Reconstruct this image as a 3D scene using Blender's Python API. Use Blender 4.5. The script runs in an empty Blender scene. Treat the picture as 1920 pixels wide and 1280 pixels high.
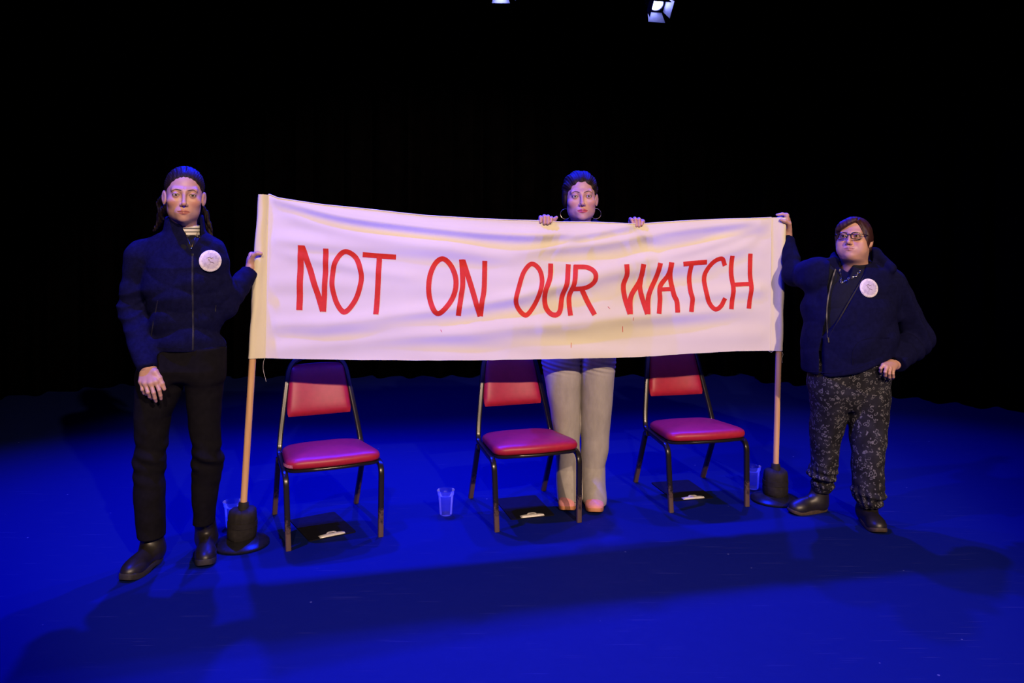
import bpy, math, random
import numpy as np
from mathutils import Vector, Matrix

# ------------------------------------------------------------------ camera, world, light, exposure
SC = bpy.context.scene
COL = SC.collection
HC, F, YH = 1.45, 1520.0, 430.0          # camera height, focal length (px), horizon row of the 1920x1280 photograph

cam_d = bpy.data.cameras.new('camera')
cam = bpy.data.objects.new('camera', cam_d)
COL.objects.link(cam)
cam.location = (0, 0, HC)
cam.rotation_euler = (math.pi / 2, 0, 0)
cam_d.sensor_width = 36
cam_d.lens = F / 1920 * 36
cam_d.shift_y = -(640 - YH) / 1920
cam_d.clip_end = 100
SC.camera = cam

SC.view_settings.view_transform = 'Standard'
SC.view_settings.look = 'None'
SC.view_settings.exposure = 0.0
SC.view_settings.gamma = 1.0
SC.view_settings.use_curve_mapping = False

world = bpy.data.worlds.new('world')
world.use_nodes = True
world.node_tree.nodes['Background'].inputs[0].default_value = (0.0, 0.0, 0.0, 1)
world.node_tree.nodes['Background'].inputs[1].default_value = 0.0
SC.world = world


def spot(name, loc, target, energy, color, size_deg, blend=0.3, radius=0.06):
    d = bpy.data.lights.new(name, 'SPOT')
    d.energy = energy
    d.color = color
    d.spot_size = math.radians(size_deg)
    d.spot_blend = blend
    d.shadow_soft_size = radius
    o = bpy.data.objects.new(name, d)
    COL.objects.link(o)
    o.location = loc
    o.rotation_euler = (Vector(target) - Vector(loc)).to_track_quat('-Z', 'Y').to_euler()
    return o


BLUE = (0.0, 0.014, 1.0)
# blue washes hung upstage of the banner, pointing down and downstage
for x_, y_, e_ in ((-1.8, 5.55, 1450), (-0.5, 5.75, 1150), (0.75, 5.95, 950), (2.0, 6.2, 760)):
    spot('blue_backlight', (x_, y_, 4.3), (x_ * 0.95, y_ - 2.05, 0), e_ * 1.12, BLUE, 68, 0.75)
# blue front wash from steeply above, from the left of the stage
spot('blue_frontlight', (-2.0, 2.75, 4.7), (0.1, 3.6, 0.6), 1130, BLUE, 92, 0.5)
# warm front of house lamp, high and to the right
spot('warm_frontlight', (3.4, -4.2, 5.2), (0.15, 4.2, 1.0), 2850, (1.0, 0.70, 0.47), 31, 0.35, 0.08)
spot('warm_frontlight', (0.2, -4.8, 5.2), (0.2, 4.2, 1.0), 1700, (1.0, 0.70, 0.47), 31, 0.35, 0.08)


# ------------------------------------------------------------------ helpers
def at(px, py, Y):
    """world point seen at photograph pixel (px, py) when it lies Y metres in front of the camera"""
    return np.array([(px - 960.0) / F * Y, Y, HC - (py - YH) / F * Y])


def floor_y(py):
    return HC * F / (py - YH)


def empty(name, loc, label=None, cat=None, group=None, rz=0):
    o = bpy.data.objects.new(name, None)
    COL.objects.link(o)
    o.location = loc
    o.rotation_euler = (0, 0, rz)
    o.empty_display_size = 0.1
    tag(o, label, cat, group)
    return o


def tag(o, label=None, cat=None, group=None, kind=None):
    if label: o['label'] = label
    if cat: o['category'] = cat
    if group: o['group'] = group
    if kind: o['kind'] = kind
    return o


def link(name, me, mat=None, parent=None, world_space=False, smooth=True):
    o = bpy.data.objects.new(name, me)
    COL.objects.link(o)
    if mat is not None:
        me.materials.append(mat)
    if smooth and len(me.polygons):
        me.polygons.foreach_set('use_smooth', np.ones(len(me.polygons), dtype=bool))
    if parent is not None:
        o.parent = parent
        if world_space:                      # geometry is given in world coordinates
            m = Matrix.Identity(4)
            p = parent
            while p is not None:
                m = p.matrix_basis @ m
                p = p.parent
            inv = m.inverted()
            me.transform(inv)
    return o


def mesh_np(name, V, Fq):
    """mesh from arrays; Fq is an (n,k) index array or a list of such arrays"""
    me = bpy.data.meshes.new(name)
    V = np.asarray(V, dtype=np.float32)
    if not isinstance(Fq, list): Fq = [Fq]
    Fq = [np.asarray(f, dtype=np.int32) for f in Fq if len(f)]
    me.vertices.add(len(V))
    me.vertices.foreach_set('co', V.ravel())
    nl = sum(f.size for f in Fq)
    me.loops.add(nl)
    me.loops.foreach_set('vertex_index', np.concatenate([f.ravel() for f in Fq]))
    npoly = sum(len(f) for f in Fq)
    me.polygons.add(npoly)
    starts, s = [], 0
    for f in Fq:
        starts.append(s + np.arange(len(f)) * f.shape[1])
        s += f.size
    me.polygons.foreach_set('loop_start', np.concatenate(starts).astype(np.int32))
    me.update(calc_edges=True)
    me.validate()
    return me


class MB:
    """collects simple shapes into one mesh"""
    def __init__(s): s.v, s.f = [], []

    def add(s, V, Fs):
        b = len(s.v)
        s.v += [tuple(map(float, p)) for p in V]
        s.f += [tuple(int(i) + b for i in f) for f in Fs]

    def box(s, c, d, R=None):
        c = np.array(c, float); d = np.array(d, float) / 2
        V = np.array([[x, y, z] for x in (-1, 1) for y in (-1, 1) for z in (-1, 1)]) * d
        if R is not None: V = V @ np.array(R).T
        s.add(V + c, [(0, 1, 3, 2), (4, 6, 7, 5), (0, 4, 5, 1), (2, 3, 7, 6), (0, 2, 6, 4), (1, 5, 7, 3)])

    def lathe(s, prof, n=32, c=(0, 0, 0), cap=True):
        V, Fs = [], []
        for r, z in prof:
            for k in range(n):
                a = 2 * math.pi * k / n
                V.append((c[0] + r * math.cos(a), c[1] + r * math.sin(a), c[2] + z))
        m = len(prof)
        for i in range(m - 1):
            for k in range(n):
                k2 = (k + 1) % n
                Fs.append((i * n + k, i * n + k2, (i + 1) * n + k2, (i + 1) * n + k))
        if cap:
            Fs.append(tuple(range(n - 1, -1, -1)))
            Fs.append(tuple((m - 1) * n + k for k in range(n)))
        s.add(V, Fs)

    def sweep(s, pts, sec, cap=True, up=None, closed=False):
        """sweep a closed 2D section (k,2) or a list of one per point along pts"""
        P = np.array(pts, float); n = len(P)
        T = np.gradient(P, axis=0)
        if closed: T = np.roll(P, -1, 0) - np.roll(P, 1, 0)
        T /= np.linalg.norm(T, axis=1)[:, None] + 1e-12
        u = np.array(up if up is not None else (0, 0, 1.0), float)
        if abs(u @ T[0]) > 0.95: u = np.array((1.0, 0, 0))
        A = u - (u @ T[0]) * T[0]; A /= np.linalg.norm(A)
        V, Fs, k = [], [], None
        for i in range(n):
            A = A - (A @ T[i]) * T[i]; A /= np.linalg.norm(A)
            B = np.cross(T[i], A)
            S = np.array(sec[i] if isinstance(sec, list) else sec, float)
            k = len(S)
            V += list(P[i] + S[:, :1] * A + S[:, 1:] * B)
        m = n if closed else n - 1
        for i in range(m):
            i2 = (i + 1) % n
            for j in range(k):
                j2 = (j + 1) % k
                Fs.append((i * k + j, i * k + j2, i2 * k + j2, i2 * k + j))
        if cap and not closed:
            Fs.append(tuple(range(k - 1, -1, -1)))
            Fs.append(tuple((n - 1) * k + j for j in range(k)))
        s.add(V, Fs)

    def mesh(s, name):
        me = bpy.data.meshes.new(name)
        me.from_pydata(s.v, [], s.f)
        me.validate()
        import bmesh
        bm = bmesh.new(); bm.from_mesh(me)
        bmesh.ops.recalc_face_normals(bm, faces=bm.faces)
        bm.to_mesh(me); bm.free()
        return me

    def build(s, name, mat, parent=None, world_space=False, smooth=True, sharp=40):
        me = s.mesh(name)
        o = link(name, me, mat, parent, world_space, smooth)
        if smooth and sharp:
            try: me.set_sharp_from_angle(angle=math.radians(sharp))
            except Exception: pass
        return o


def circ(r, n=12, ry=None):
    a = np.arange(n) * 2 * math.pi / n
    return np.c_[r * np.cos(a), (ry or r) * np.sin(a)]


def rsq(h, b=0.25, n=3):
    """rounded square section of half width h"""
    out = []
    c = h * (1 - b); r = h * b
    for q, (sx, sy) in enumerate(((1, 1), (-1, 1), (-1, -1), (1, -1))):
        for k in range(n):
            a = q * math.pi / 2 + k / (n - 1) * math.pi / 2
            out.append((sx * c + r * math.cos(a), sy * c + r * math.sin(a)))
    return np.array(out)


def fillet(pts, rad, n=6):
    """round the corners of a polyline"""
    P = [np.array(p, float) for p in pts]
    out = [P[0]]
    for i in range(1, len(P) - 1):
        r = rad[i - 1] if isinstance(rad, (list, tuple)) else rad
        a, b, c = P[i - 1], P[i], P[i + 1]
        d1 = (a - b) / np.linalg.norm(a - b); d2 = (c - b) / np.linalg.norm(c - b)
        r1 = min(r, 0.49 * np.linalg.norm(a - b), 0.49 * np.linalg.norm(c - b))
        p0, p2 = b + d1 * r1, b + d2 * r1
        for k in range(n + 1):
            t = k / n
            out.append((1 - t) ** 2 * p0 + 2 * t * (1 - t) * b + t * t * p2)
    out.append(P[-1])
    return out


def smooth_curve(pts, n=8, closed=False):
    """Catmull-Rom through pts"""
    P = [np.array(p, float) for p in pts]; m = len(P); out = []
    rng = range(m) if closed else range(m - 1)
    for i in rng:
        p1, p2 = P[i], P[(i + 1) % m]
        p0 = P[i - 1] if (i > 0 or closed) else 2 * p1 - p2
        p3 = P[(i + 2) % m] if (i + 2 < m or closed) else 2 * p2 - p1
        for k in range(n):
            t = k / n
            out.append(0.5 * (2 * p1 + (p2 - p0) * t + (2 * p0 - 5 * p1 + 4 * p2 - p3) * t * t + (3 * p1 - p0 - 3 * p2 + p3) * t ** 3))
    if not closed: out.append(P[-1])
    return out


# ------------------------------------------------------------------ materials
def new_mat(name):
    m = bpy.data.materials.new(name)
    m.use_nodes = True
    nt = m.node_tree
    return m, nt, nt.nodes, nt.links, nt.nodes['Principled BSDF']


def noise_node(nt, scale, detail=3, rough=0.5, coord='Object', stretch=None):
    tc = nt.nodes.new('ShaderNodeTexCoord')
    nz = nt.nodes.new('ShaderNodeTexNoise')
    nz.inputs['Scale'].default_value = scale
    nz.inputs['Detail'].default_value = detail
    nz.inputs['Roughness'].default_value = rough
    if stretch:
        mp = nt.nodes.new('ShaderNodeMapping')
        mp.inputs['Scale'].default_value = stretch
        nt.links.new(tc.outputs[coord], mp.inputs[0]); nt.links.new(mp.outputs[0], nz.inputs[0])
    else:
        nt.links.new(tc.outputs[coord], nz.inputs[0])
    return nz


def ramp(nt, src, stops):
    r = nt.nodes.new('ShaderNodeValToRGB')
    e = r.color_ramp.elements
    while len(e) < len(stops): e.new(0.5)
    for k, (p, c) in enumerate(stops):
        e[k].position = p
        e[k].color = (c, c, c, 1) if not hasattr(c, '__len__') else (*c[:3], 1)
    nt.links.new(src, r.inputs[0])
    return r


def bump(nt, src, bsdf, strength=0.3, dist=0.002):
    b = nt.nodes.new('ShaderNodeBump')
    b.inputs['Strength'].default_value = strength
    b.inputs['Distance'].default_value = dist
    nt.links.new(src, b.inputs['Height'])
    nt.links.new(b.outputs[0], bsdf.inputs['Normal'])
    return b


def simple(name, col, rough=0.5, metal=0.0, var=0.15, scale=20, bscale=None, bstr=0.2, bdist=0.001, spec=0.5, sheen=0.0, stretch=None, coat=0.0):
    m, nt, N, L, P = new_mat(name)
    nz = noise_node(nt, scale, 4, 0.6, stretch=stretch)
    c = np.array(col)
    r = ramp(nt, nz.outputs[0], [(0.3, tuple(c * (1 - var))), (0.7, tuple(np.minimum(c * (1 + var), 1)))])
    L.new(r.outputs[0], P.inputs['Base Color'])
    P.inputs['Roughness'].default_value = rough
    P.inputs['Metallic'].default_value = metal
    P.inputs['Specular IOR Level'].default_value = spec
    P.inputs['Sheen Weight'].default_value = sheen
    P.inputs['Coat Weight'].default_value = coat
    if bscale:
        b = noise_node(nt, bscale, 3, 0.6, stretch=stretch)
        bump(nt, b.outputs[0], P, bstr, bdist)
    return m


M = {}
M['fleece'] = simple('navy_fleece', (0.0048, 0.0052, 0.036), 0.95, 0, 0.25, 60, 260, 0.5, 0.002, 0.06, 0.0)
M['softshell'] = simple('navy_jersey', (0.0048, 0.0052, 0.034), 0.95, 0, 0.2, 50, 300, 0.3, 0.0015, 0.06, 0.0)
M['polo'] = simple('dark_polo_cotton', (0.005, 0.006, 0.018), 0.85, 0, 0.2, 80, 400, 0.3, 0.001, 0.2)
M['black_cloth'] = simple('black_trouser_cloth', (0.0062, 0.0056, 0.0085), 0.9, 0, 0.2, 40, 500, 0.25, 0.001, 0.08)
M['denim'] = simple('khaki_denim', (0.35, 0.325, 0.305), 0.85, 0, 0.12, 30, 420, 0.35, 0.0012, 0.2, stretch=(1, 1, 0.35))
M['hair_brown'] = simple('dark_brown_hair', (0.014, 0.008, 0.0065), 0.58, 0, 0.4, 60, 180, 0.5, 0.002, 0.2, stretch=(3, 3, 0.4))
M['hair_red'] = simple('reddish_brown_hair', (0.034, 0.011, 0.013), 0.5, 0, 0.4, 60, 180, 0.5, 0.002, 0.3, stretch=(3, 3, 0.4))
M['brow'] = simple('eyebrow_hair', (0.085, 0.045, 0.032), 0.8)
M['boot'] = simple('black_boot_leather', (0.012, 0.010, 0.010), 0.42, 0, 0.3, 30, 220, 0.15, 0.0006)
M['sole_black'] = simple('black_rubber_sole', (0.02, 0.017, 0.014), 0.75, 0, 0.3, 80, 300, 0.2, 0.0008)
M['sole_brown'] = simple('brown_rubber_sole', (0.055, 0.035, 0.02), 0.75, 0, 0.3, 80, 300, 0.2, 0.0008)
M['pink'] = simple('pink_suede', (0.72, 0.30, 0.32), 0.8, 0, 0.1, 60, 400, 0.2, 0.0006)
M['gum'] = simple('gum_rubber', (0.52, 0.22, 0.10), 0.6, 0, 0.1, 60)
M['gold'] = simple('gold_metal', (0.85, 0.62, 0.30), 0.25, 1.0, 0.05)
M['silver'] = simple('silver_metal', (0.8, 0.8, 0.82), 0.2, 1.0, 0.05)
M['zip'] = simple('dull_zip_metal', (0.045, 0.045, 0.06), 0.4, 0.6, 0.3, 400)
M['vinyl'] = simple('red_vinyl', (0.36, 0.014, 0.030), 0.42, 0, 0.10, 35, 350, 0.12, 0.0006, 0.35)
M['board'] = simple('black_board', (0.006, 0.006, 0.012), 0.7, 0, 0.2, 40, 300, 0.1, 0.0004, 0.12)
M['chrome'] = simple('clip_steel', (0.82, 0.80, 0.80), 0.42, 0.35, 0.06, 60)
M['bag'] = simple('black_padded_nylon', (0.012, 0.010, 0.010), 0.75, 0, 0.3, 60, 420, 0.5, 0.0015, 0.3)
M['base_metal'] = simple('black_painted_steel', (0.010, 0.010, 0.012), 0.32, 0, 0.3, 30, 160, 0.08, 0.0008)
M['lamp_body'] = simple('black_lamp_housing', (0.02, 0.02, 0.022), 0.55, 0, 0.2, 40)
M['door'] = simple('pale_barn_door_metal', (0.35, 0.35, 0.37), 0.45, 0.3, 0.1, 40)
M['glasses'] = simple('dark_spectacle_frame', (0.02, 0.012, 0.014), 0.25, 0, 0.2, 60)
M['thread'] = simple('white_thread', (0.7, 0.68, 0.65), 0.8)
M['drape'] = simple('black_serge_drape', (0.0012, 0.0010, 0.0010), 1.0, 0, 0.3, 8, 400, 0.3, 0.001, 0.0)
M['ceiling'] = simple('black_paint', (0.004, 0.004, 0.004), 0.9)
M['nail'] = simple('nail', (0.85, 0.62, 0.58), 0.3)
M['letter'] = simple('red_banner_paint', (0.62, 0.020, 0.022), 0.75, 0, 0.08, 60, 600, 0.15, 0.0005)


def mat_skin(name):
    m, nt, N, L, P = new_mat(name)
    a = N.new('ShaderNodeVertexColor'); a.layer_name = 'tone'
    nz = noise_node(nt, 45, 4, 0.6)
    mx = N.new('ShaderNodeMix'); mx.data_type = 'RGBA'; mx.blend_type = 'MULTIPLY'
    mx.inputs[0].default_value = 0.25
    r = ramp(nt, nz.outputs[0], [(0.3, (0.8, 0.75, 0.74)), (0.7, (1, 1, 1))])
    L.new(a.outputs[0], mx.inputs[6]); L.new(r.outputs[0], mx.inputs[7])
    L.new(mx.outputs[2], P.inputs['Base Color'])
    P.inputs['Roughness'].default_value = 0.48
    P.inputs['Subsurface Weight'].default_value = 0.08
    P.inputs['Subsurface Radius'].default_value = (0.006, 0.002, 0.001)
    b = noise_node(nt, 420, 3)
    bump(nt, b.outputs[0], P, 0.08, 0.0006)
    return m


M['skin'] = mat_skin('skin')


def mat_eye():
    m, nt, N, L, P = new_mat('eyeball')
    tc = N.new('ShaderNodeTexCoord')
    sp = N.new('ShaderNodeSeparateXYZ'); L.new(tc.outputs['Object'], sp.inputs[0])
    vm = N.new('ShaderNodeVectorMath'); vm.operation = 'MULTIPLY'; vm.inputs[1].default_value = (1, 0, 1)
    L.new(tc.outputs['Object'], vm.inputs[0])
    ln = N.new('ShaderNodeVectorMath'); ln.operation = 'LENGTH'; L.new(vm.outputs[0], ln.inputs[0])
    mp = N.new('ShaderNodeMath'); mp.operation = 'MULTIPLY'; mp.inputs[1].default_value = 80
    L.new(ln.outputs['Value'], mp.inputs[0])
    r = ramp(nt, mp.outputs[0], [(0.0, (0.004, 0.004, 0.004)), (0.17, (0.005, 0.004, 0.004)), (0.2, (0.06, 0.04, 0.025)), (0.42, (0.04, 0.03, 0.02)), (0.46, (0.52, 0.47, 0.45)), (1, (0.5, 0.42, 0.40))])
    L.new(r.outputs[0], P.inputs['Base Color'])
    P.inputs['Roughness'].default_value = 0.12
    return m


M['eye'] = mat_eye()


def mat_floor():
    m, nt, N, L, P = new_mat('blue_black_stage_floor')
    n1 = noise_node(nt, 1.1, 6, 0.65)
    n2 = noise_node(nt, 14, 5, 0.7)
    mx = N.new('ShaderNodeMath'); mx.operation = 'ADD'
    L.new(n1.outputs[0], mx.inputs[0]); L.new(n2.outputs[0], mx.inputs[1])
    r = ramp(nt, mx.outputs[0], [(0.30, (0.0014, 0.0045, 0.048)), (0.5, (0.0020, 0.0064, 0.070)), (0.72, (0.0030, 0.0085, 0.086))])
    r.color_ramp.elements[0].position = 0.75 / 2
    # long fine scratches: two stretched noises turned to different directions
    acc = None
    for k, (ang, sc, st) in enumerate(((0.5, 3.0, 60), (-0.9, 2.5, 75), (1.7, 3.5, 55))):
        tc = N.new('ShaderNodeTexCoord'); mp = N.new('ShaderNodeMapping')
        mp.inputs['Rotation'].default_value = (0, 0, ang)
        mp.inputs['Location'].default_value = (k * 3.1, k * 1.7, 0)
        mp.inputs['Scale'].default_value = (1, st, 1)
        nz = N.new('ShaderNodeTexNoise'); nz.inputs['Scale'].default_value = sc; nz.inputs['Detail'].default_value = 2
        L.new(tc.outputs['Object'], mp.inputs[0]); L.new(mp.outputs[0], nz.inputs[0])
        rr = ramp(nt, nz.outputs[0], [(0.70, 0.0), (0.76, 1.0)])
        if acc is None: acc = rr.outputs[0]
        else:
            ad = N.new('ShaderNodeMath'); ad.operation = 'MAXIMUM'
            L.new(acc, ad.inputs[0]); L.new(rr.outputs[0], ad.inputs[1]); acc = ad.outputs[0]
    # small paint and tape flecks
    vo = N.new('ShaderNodeTexVoronoi'); vo.inputs['Scale'].default_value = 6.5
    tc = N.new('ShaderNodeTexCoord'); L.new(tc.outputs['Object'], vo.inputs[0])
    rv = ramp(nt, vo.outputs['Distance'], [(0.022, 1.0), (0.034, 0.0)])
    gate = noise_node(nt, 0.9, 2)
    rg = ramp(nt, gate.outputs[0], [(0.42, 0.0), (0.50, 1.0)])
    g2 = N.new('ShaderNodeMath'); g2.operation = 'MULTIPLY'; L.new(rv.outputs[0], g2.inputs[0]); L.new(rg.outputs[0], g2.inputs[1])
    s2 = N.new('ShaderNodeMath'); s2.operation = 'MULTIPLY'; s2.inputs[1].default_value = 0.30; L.new(acc, s2.inputs[0])
    f2 = N.new('ShaderNodeMath'); f2.operation = 'MAXIMUM'; L.new(g2.outputs[0], f2.inputs[0]); L.new(s2.outputs[0], f2.inputs[1])
    m2 = N.new('ShaderNodeMix'); m2.data_type = 'RGBA'
    L.new(f2.outputs[0], m2.inputs[0]); L.new(r.outputs[0], m2.inputs[6])
    m2.inputs[7].default_value = (0.10, 0.11, 0.20, 1)
    L.new(m2.outputs[2], P.inputs['Base Color'])
    rr = ramp(nt, n2.outputs[0], [(0.3, 0.66), (0.7, 0.80)])
    L.new(rr.outputs[0], P.inputs['Roughness'])
    P.inputs['Specular IOR Level'].default_value = 0.07
    b = noise_node(nt, 40, 5, 0.7)
    bump(nt, b.outputs[0], P, 0.12, 0.002)
    return m


M['floor'] = mat_floor()


def mat_banner():
    m, nt, N, L, P = new_mat('cream_calico')
    n1 = noise_node(nt, 3, 4)
    r = ramp(nt, n1.outputs[0], [(0.3, (0.82, 0.77, 0.58)), (0.7, (0.87, 0.83, 0.64))])
    n2 = noise_node(nt, 700, 2, stretch=(1, 1, 0.2))
    L.new(r.outputs[0], P.inputs['Base Color'])
    P.inputs['Roughness'].default_value = 0.9
    P.inputs['Specular IOR Level'].default_value = 0.1
    tr = N.new('ShaderNodeBsdfTranslucent'); L.new(r.outputs[0], tr.inputs[0])
    ms = N.new('ShaderNodeMixShader'); ms.inputs[0].default_value = 0.16
    L.new(P.outputs[0], ms.inputs[1]); L.new(tr.outputs[0], ms.inputs[2])
    L.new(ms.outputs[0], N['Material Output'].inputs[0])
    b = bump(nt, n2.outputs[0], P, 0.12, 0.0006)
    L.new(b.outputs[0], tr.inputs['Normal'])
    return m


M['calico'] = mat_banner()


def mat_pole():
    m, nt, N, L, P = new_mat('pine_pole')
    n1 = noise_node(nt, 12, 5, 0.6, stretch=(6, 6, 0.25))
    r = ramp(nt, n1.outputs[0], [(0.3, (0.50, 0.28, 0.13)), (0.5, (0.62, 0.37, 0.18)), (0.7, (0.70, 0.45, 0.25))])
    L.new(r.outputs[0], P.inputs['Base Color'])
    P.inputs['Roughness'].default_value = 0.55
    bump(nt, n1.outputs[0], P, 0.15, 0.001)
    return m


M['pine'] = mat_pole()


def mat_chairframe():
    m, nt, N, L, P = new_mat('black_enamel_worn')
    tc = N.new('ShaderNodeTexCoord')
    sp = N.new('ShaderNodeSeparateXYZ'); L.new(tc.outputs['Object'], sp.inputs[0])
    nz = noise_node(nt, 30, 5, 0.75)
    mr = N.new('ShaderNodeMapRange')
    mr.inputs[1].default_value = 0.02; mr.inputs[2].default_value = 0.22
    mr.inputs[3].default_value = 0.42; mr.inputs[4].default_value = -0.25
    L.new(sp.outputs[2], mr.inputs[0])
    ad = N.new('ShaderNodeMath'); ad.operation = 'ADD'
    L.new(mr.outputs[0], ad.inputs[0]); L.new(nz.outputs[0], ad.inputs[1])
    r = ramp(nt, ad.outputs[0], [(0.55, (0.012, 0.010, 0.009)), (0.72, (0.10, 0.06, 0.042))])
    L.new(r.outputs[0], P.inputs['Base Color'])
    rr = ramp(nt, ad.outputs[0], [(0.55, 0.26), (0.75, 0.5)])
    L.new(rr.outputs[0], P.inputs['Roughness'])
    return m


M['enamel'] = mat_chairframe()


def mat_leopard():
    m, nt, N, L, P = new_mat('grey_leopard_print')
    tc = N.new('ShaderNodeTexCoord')
    wz = noise_node(nt, 30, 2)
    mxv = N.new('ShaderNodeMix'); mxv.data_type = 'VECTOR'; mxv.inputs[0].default_value = 0.035
    L.new(tc.outputs['Object'], mxv.inputs[4]); L.new(wz.outputs['Color'], mxv.inputs[5])
    vo = N.new('ShaderNodeTexVoronoi'); vo.inputs['Scale'].default_value = 54
    L.new(mxv.outputs[1], vo.inputs[0])
    ring = ramp(nt, vo.outputs['Distance'], [(0.25, 0.0), (0.30, 1.0), (0.39, 1.0), (0.44, 0.0)])
    bz = noise_node(nt, 46, 2)
    brk = ramp(nt, bz.outputs[0], [(0.42, 0.0), (0.47, 1.0)])
    mu = N.new('ShaderNodeMath'); mu.operation = 'MULTIPLY'
    L.new(ring.outputs[0], mu.inputs[0]); L.new(brk.outputs[0], mu.inputs[1])
    gz = noise_node(nt, 18, 3)
    base = ramp(nt, gz.outputs[0], [(0.35, (0.008, 0.008, 0.012)), (0.65, (0.018, 0.018, 0.028))])
    mc = N.new('ShaderNodeMix'); mc.data_type = 'RGBA'
    L.new(mu.outputs[0], mc.inputs[0]); L.new(base.outputs[0], mc.inputs[6])
    mc.inputs[7].default_value = (0.13, 0.13, 0.15, 1)
    L.new(mc.outputs[2], P.inputs['Base Color'])
    P.inputs['Roughness'].default_value = 0.85
    P.inputs['Specular IOR Level'].default_value = 0.2
    return m


M['leopard'] = mat_leopard()


def mat_stripes():
    m, nt, N, L, P = new_mat('striped_rollneck')
    tc = N.new('ShaderNodeTexCoord')
    sp = N.new('ShaderNodeSeparateXYZ'); L.new(tc.outputs['Object'], sp.inputs[0])
    mu = N.new('ShaderNodeMath'); mu.operation = 'MULTIPLY'; mu.inputs[1].default_value = 2 * math.pi / 0.0145
    L.new(sp.outputs[2], mu.inputs[0])
    sn = N.new('ShaderNodeMath'); sn.operation = 'SINE'; L.new(mu.outputs[0], sn.inputs[0])
    r = ramp(nt, sn.outputs[0], [(0.0, (0.72, 0.70, 0.68)), (0.35, (0.72, 0.70, 0.68)), (0.45, (0.03, 0.03, 0.04))])
    mr = N.new('ShaderNodeMapRange'); mr.inputs[1].default_value = -1; mr.inputs[2].default_value = 1
    L.new(sn.outputs[0], mr.inputs[0]); L.new(mr.outputs[0], r.inputs[0])
    r.color_ramp.elements[1].position = 0.80; r.color_ramp.elements[2].position = 0.88
    L.new(r.outputs[0], P.inputs['Base Color']); P.inputs['Roughness'].default_value = 0.9
    return m


M['stripes'] = mat_stripes()


def mat_glass(name, col, rough, ior, weight=1.0):
    m, nt, N, L, P = new_mat(name)
    P.inputs['Base Color'].default_value = (*col, 1)
    P.inputs['Transmission Weight'].default_value = weight
    P.inputs['Roughness'].default_value = rough
    P.inputs['IOR'].default_value = ior
    return m




def mat_clear(name, tint, edge, haze=0.0, rough=0.03):
    """thin clear plastic or glass: see-through, with reflections that grow at grazing angles"""
    m, nt, N, L, P = new_mat(name)
    N.remove(P)
    tr = N.new('ShaderNodeBsdfTransparent'); tr.inputs[0].default_value = (*tint, 1)
    gl = N.new('ShaderNodeBsdfGlossy'); gl.inputs['Roughness'].default_value = rough
    df = N.new('ShaderNodeBsdfTranslucent'); df.inputs[0].default_value = (0.9, 0.9, 0.95, 1)
    fr = N.new('ShaderNodeFresnel'); fr.inputs['IOR'].default_value = edge
    m1 = N.new('ShaderNodeMixShader'); m1.inputs[0].default_value = haze
    L.new(tr.outputs[0], m1.inputs[1]); L.new(df.outputs[0], m1.inputs[2])
    m2 = N.new('ShaderNodeMixShader')
    m3 = N.new('ShaderNodeMixShader'); m3.inputs[0].default_value = min(1.0, haze * 8)
    L.new(gl.outputs[0], m3.inputs[1]); L.new(df.outputs[0], m3.inputs[2])
    L.new(fr.outputs[0], m2.inputs[0]); L.new(m1.outputs[0], m2.inputs[1]); L.new(m3.outputs[0], m2.inputs[2])
    L.new(m2.outputs[0], N['Material Output'].inputs[0])
    return m


M['plastic'] = mat_clear('clear_plastic', (0.985, 0.985, 0.99), 1.30, 0.07, 0.10)
M['water'] = mat_clear('water', (0.97, 0.98, 1.0), 1.33, 0.03, 0.02)
M['lens_glass'] = mat_clear('spectacle_lens', (0.94, 0.92, 0.93), 1.35, 0.0, 0.02)


def mat_emit(name, col, strength):
    m, nt, N, L, P = new_mat(name)
    P.inputs['Base Color'].default_value = (0.1, 0.1, 0.1, 1)
    P.inputs['Emission Color'].default_value = (*col, 1)
    P.inputs['Emission Strength'].default_value = strength
    return m


M['lamp_lens'] = mat_emit('lit_blue_lens', (0.28, 0.32, 1.0), 26.0)


def mat_badge():
    """pale printed disc: darker ring of small print and a small dark figure in the middle"""
    m, nt, N, L, P = new_mat('printed_badge')
    tc = N.new('ShaderNodeTexCoord')
    ln = N.new('ShaderNodeVectorMath'); ln.operation = 'LENGTH'; L.new(tc.outputs['Object'], ln.inputs[0])
    r = ramp(nt, ln.outputs['Value'], [(0.0, (0.54, 0.49, 0.72)), (0.033, (0.52, 0.48, 0.72)), (0.038, (0.78, 0.74, 0.86))])
    nz = noise_node(nt, 130, 2)
    rn = ramp(nt, nz.outputs[0], [(0.40, (0.55, 0.5, 0.6)), (0.5, (1, 1, 1))])
    mx = N.new('ShaderNodeMix'); mx.data_type = 'RGBA'; mx.blend_type = 'MULTIPLY'; mx.inputs[0].default_value = 0.5
    L.new(r.outputs[0], mx.inputs[6]); L.new(rn.outputs[0], mx.inputs[7])
    L.new(mx.outputs[2], P.inputs['Base Color'])
    P.inputs['Roughness'].default_value = 0.5
    return m


M['badge'] = mat_badge()
M['badge_rim'] = simple('badge_rim', (0.82, 0.80, 0.84), 0.4, 0, 0.05)
M['badge_ink'] = simple('badge_ink', (0.10, 0.06, 0.12), 0.6)
M['lip'] = simple('lip', (0.5, 0.15, 0.15), 0.4)

# ------------------------------------------------------------------ signed distance modelling
f32 = np.float32


def A3(*p): return np.array(p, dtype=f32)


def s_ell(P, c, R, rot=None):
    d = P - np.asarray(c, f32)
    if rot is not None: d = d @ np.asarray(rot, f32)        # columns of rot = local axes
    R = np.asarray(R, f32)
    k0 = np.sqrt(((d / R) ** 2).sum(1)); k1 = np.sqrt(((d / (R * R)) ** 2).sum(1)) + 1e-9
    return k0 * (k0 - 1) / k1


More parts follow.
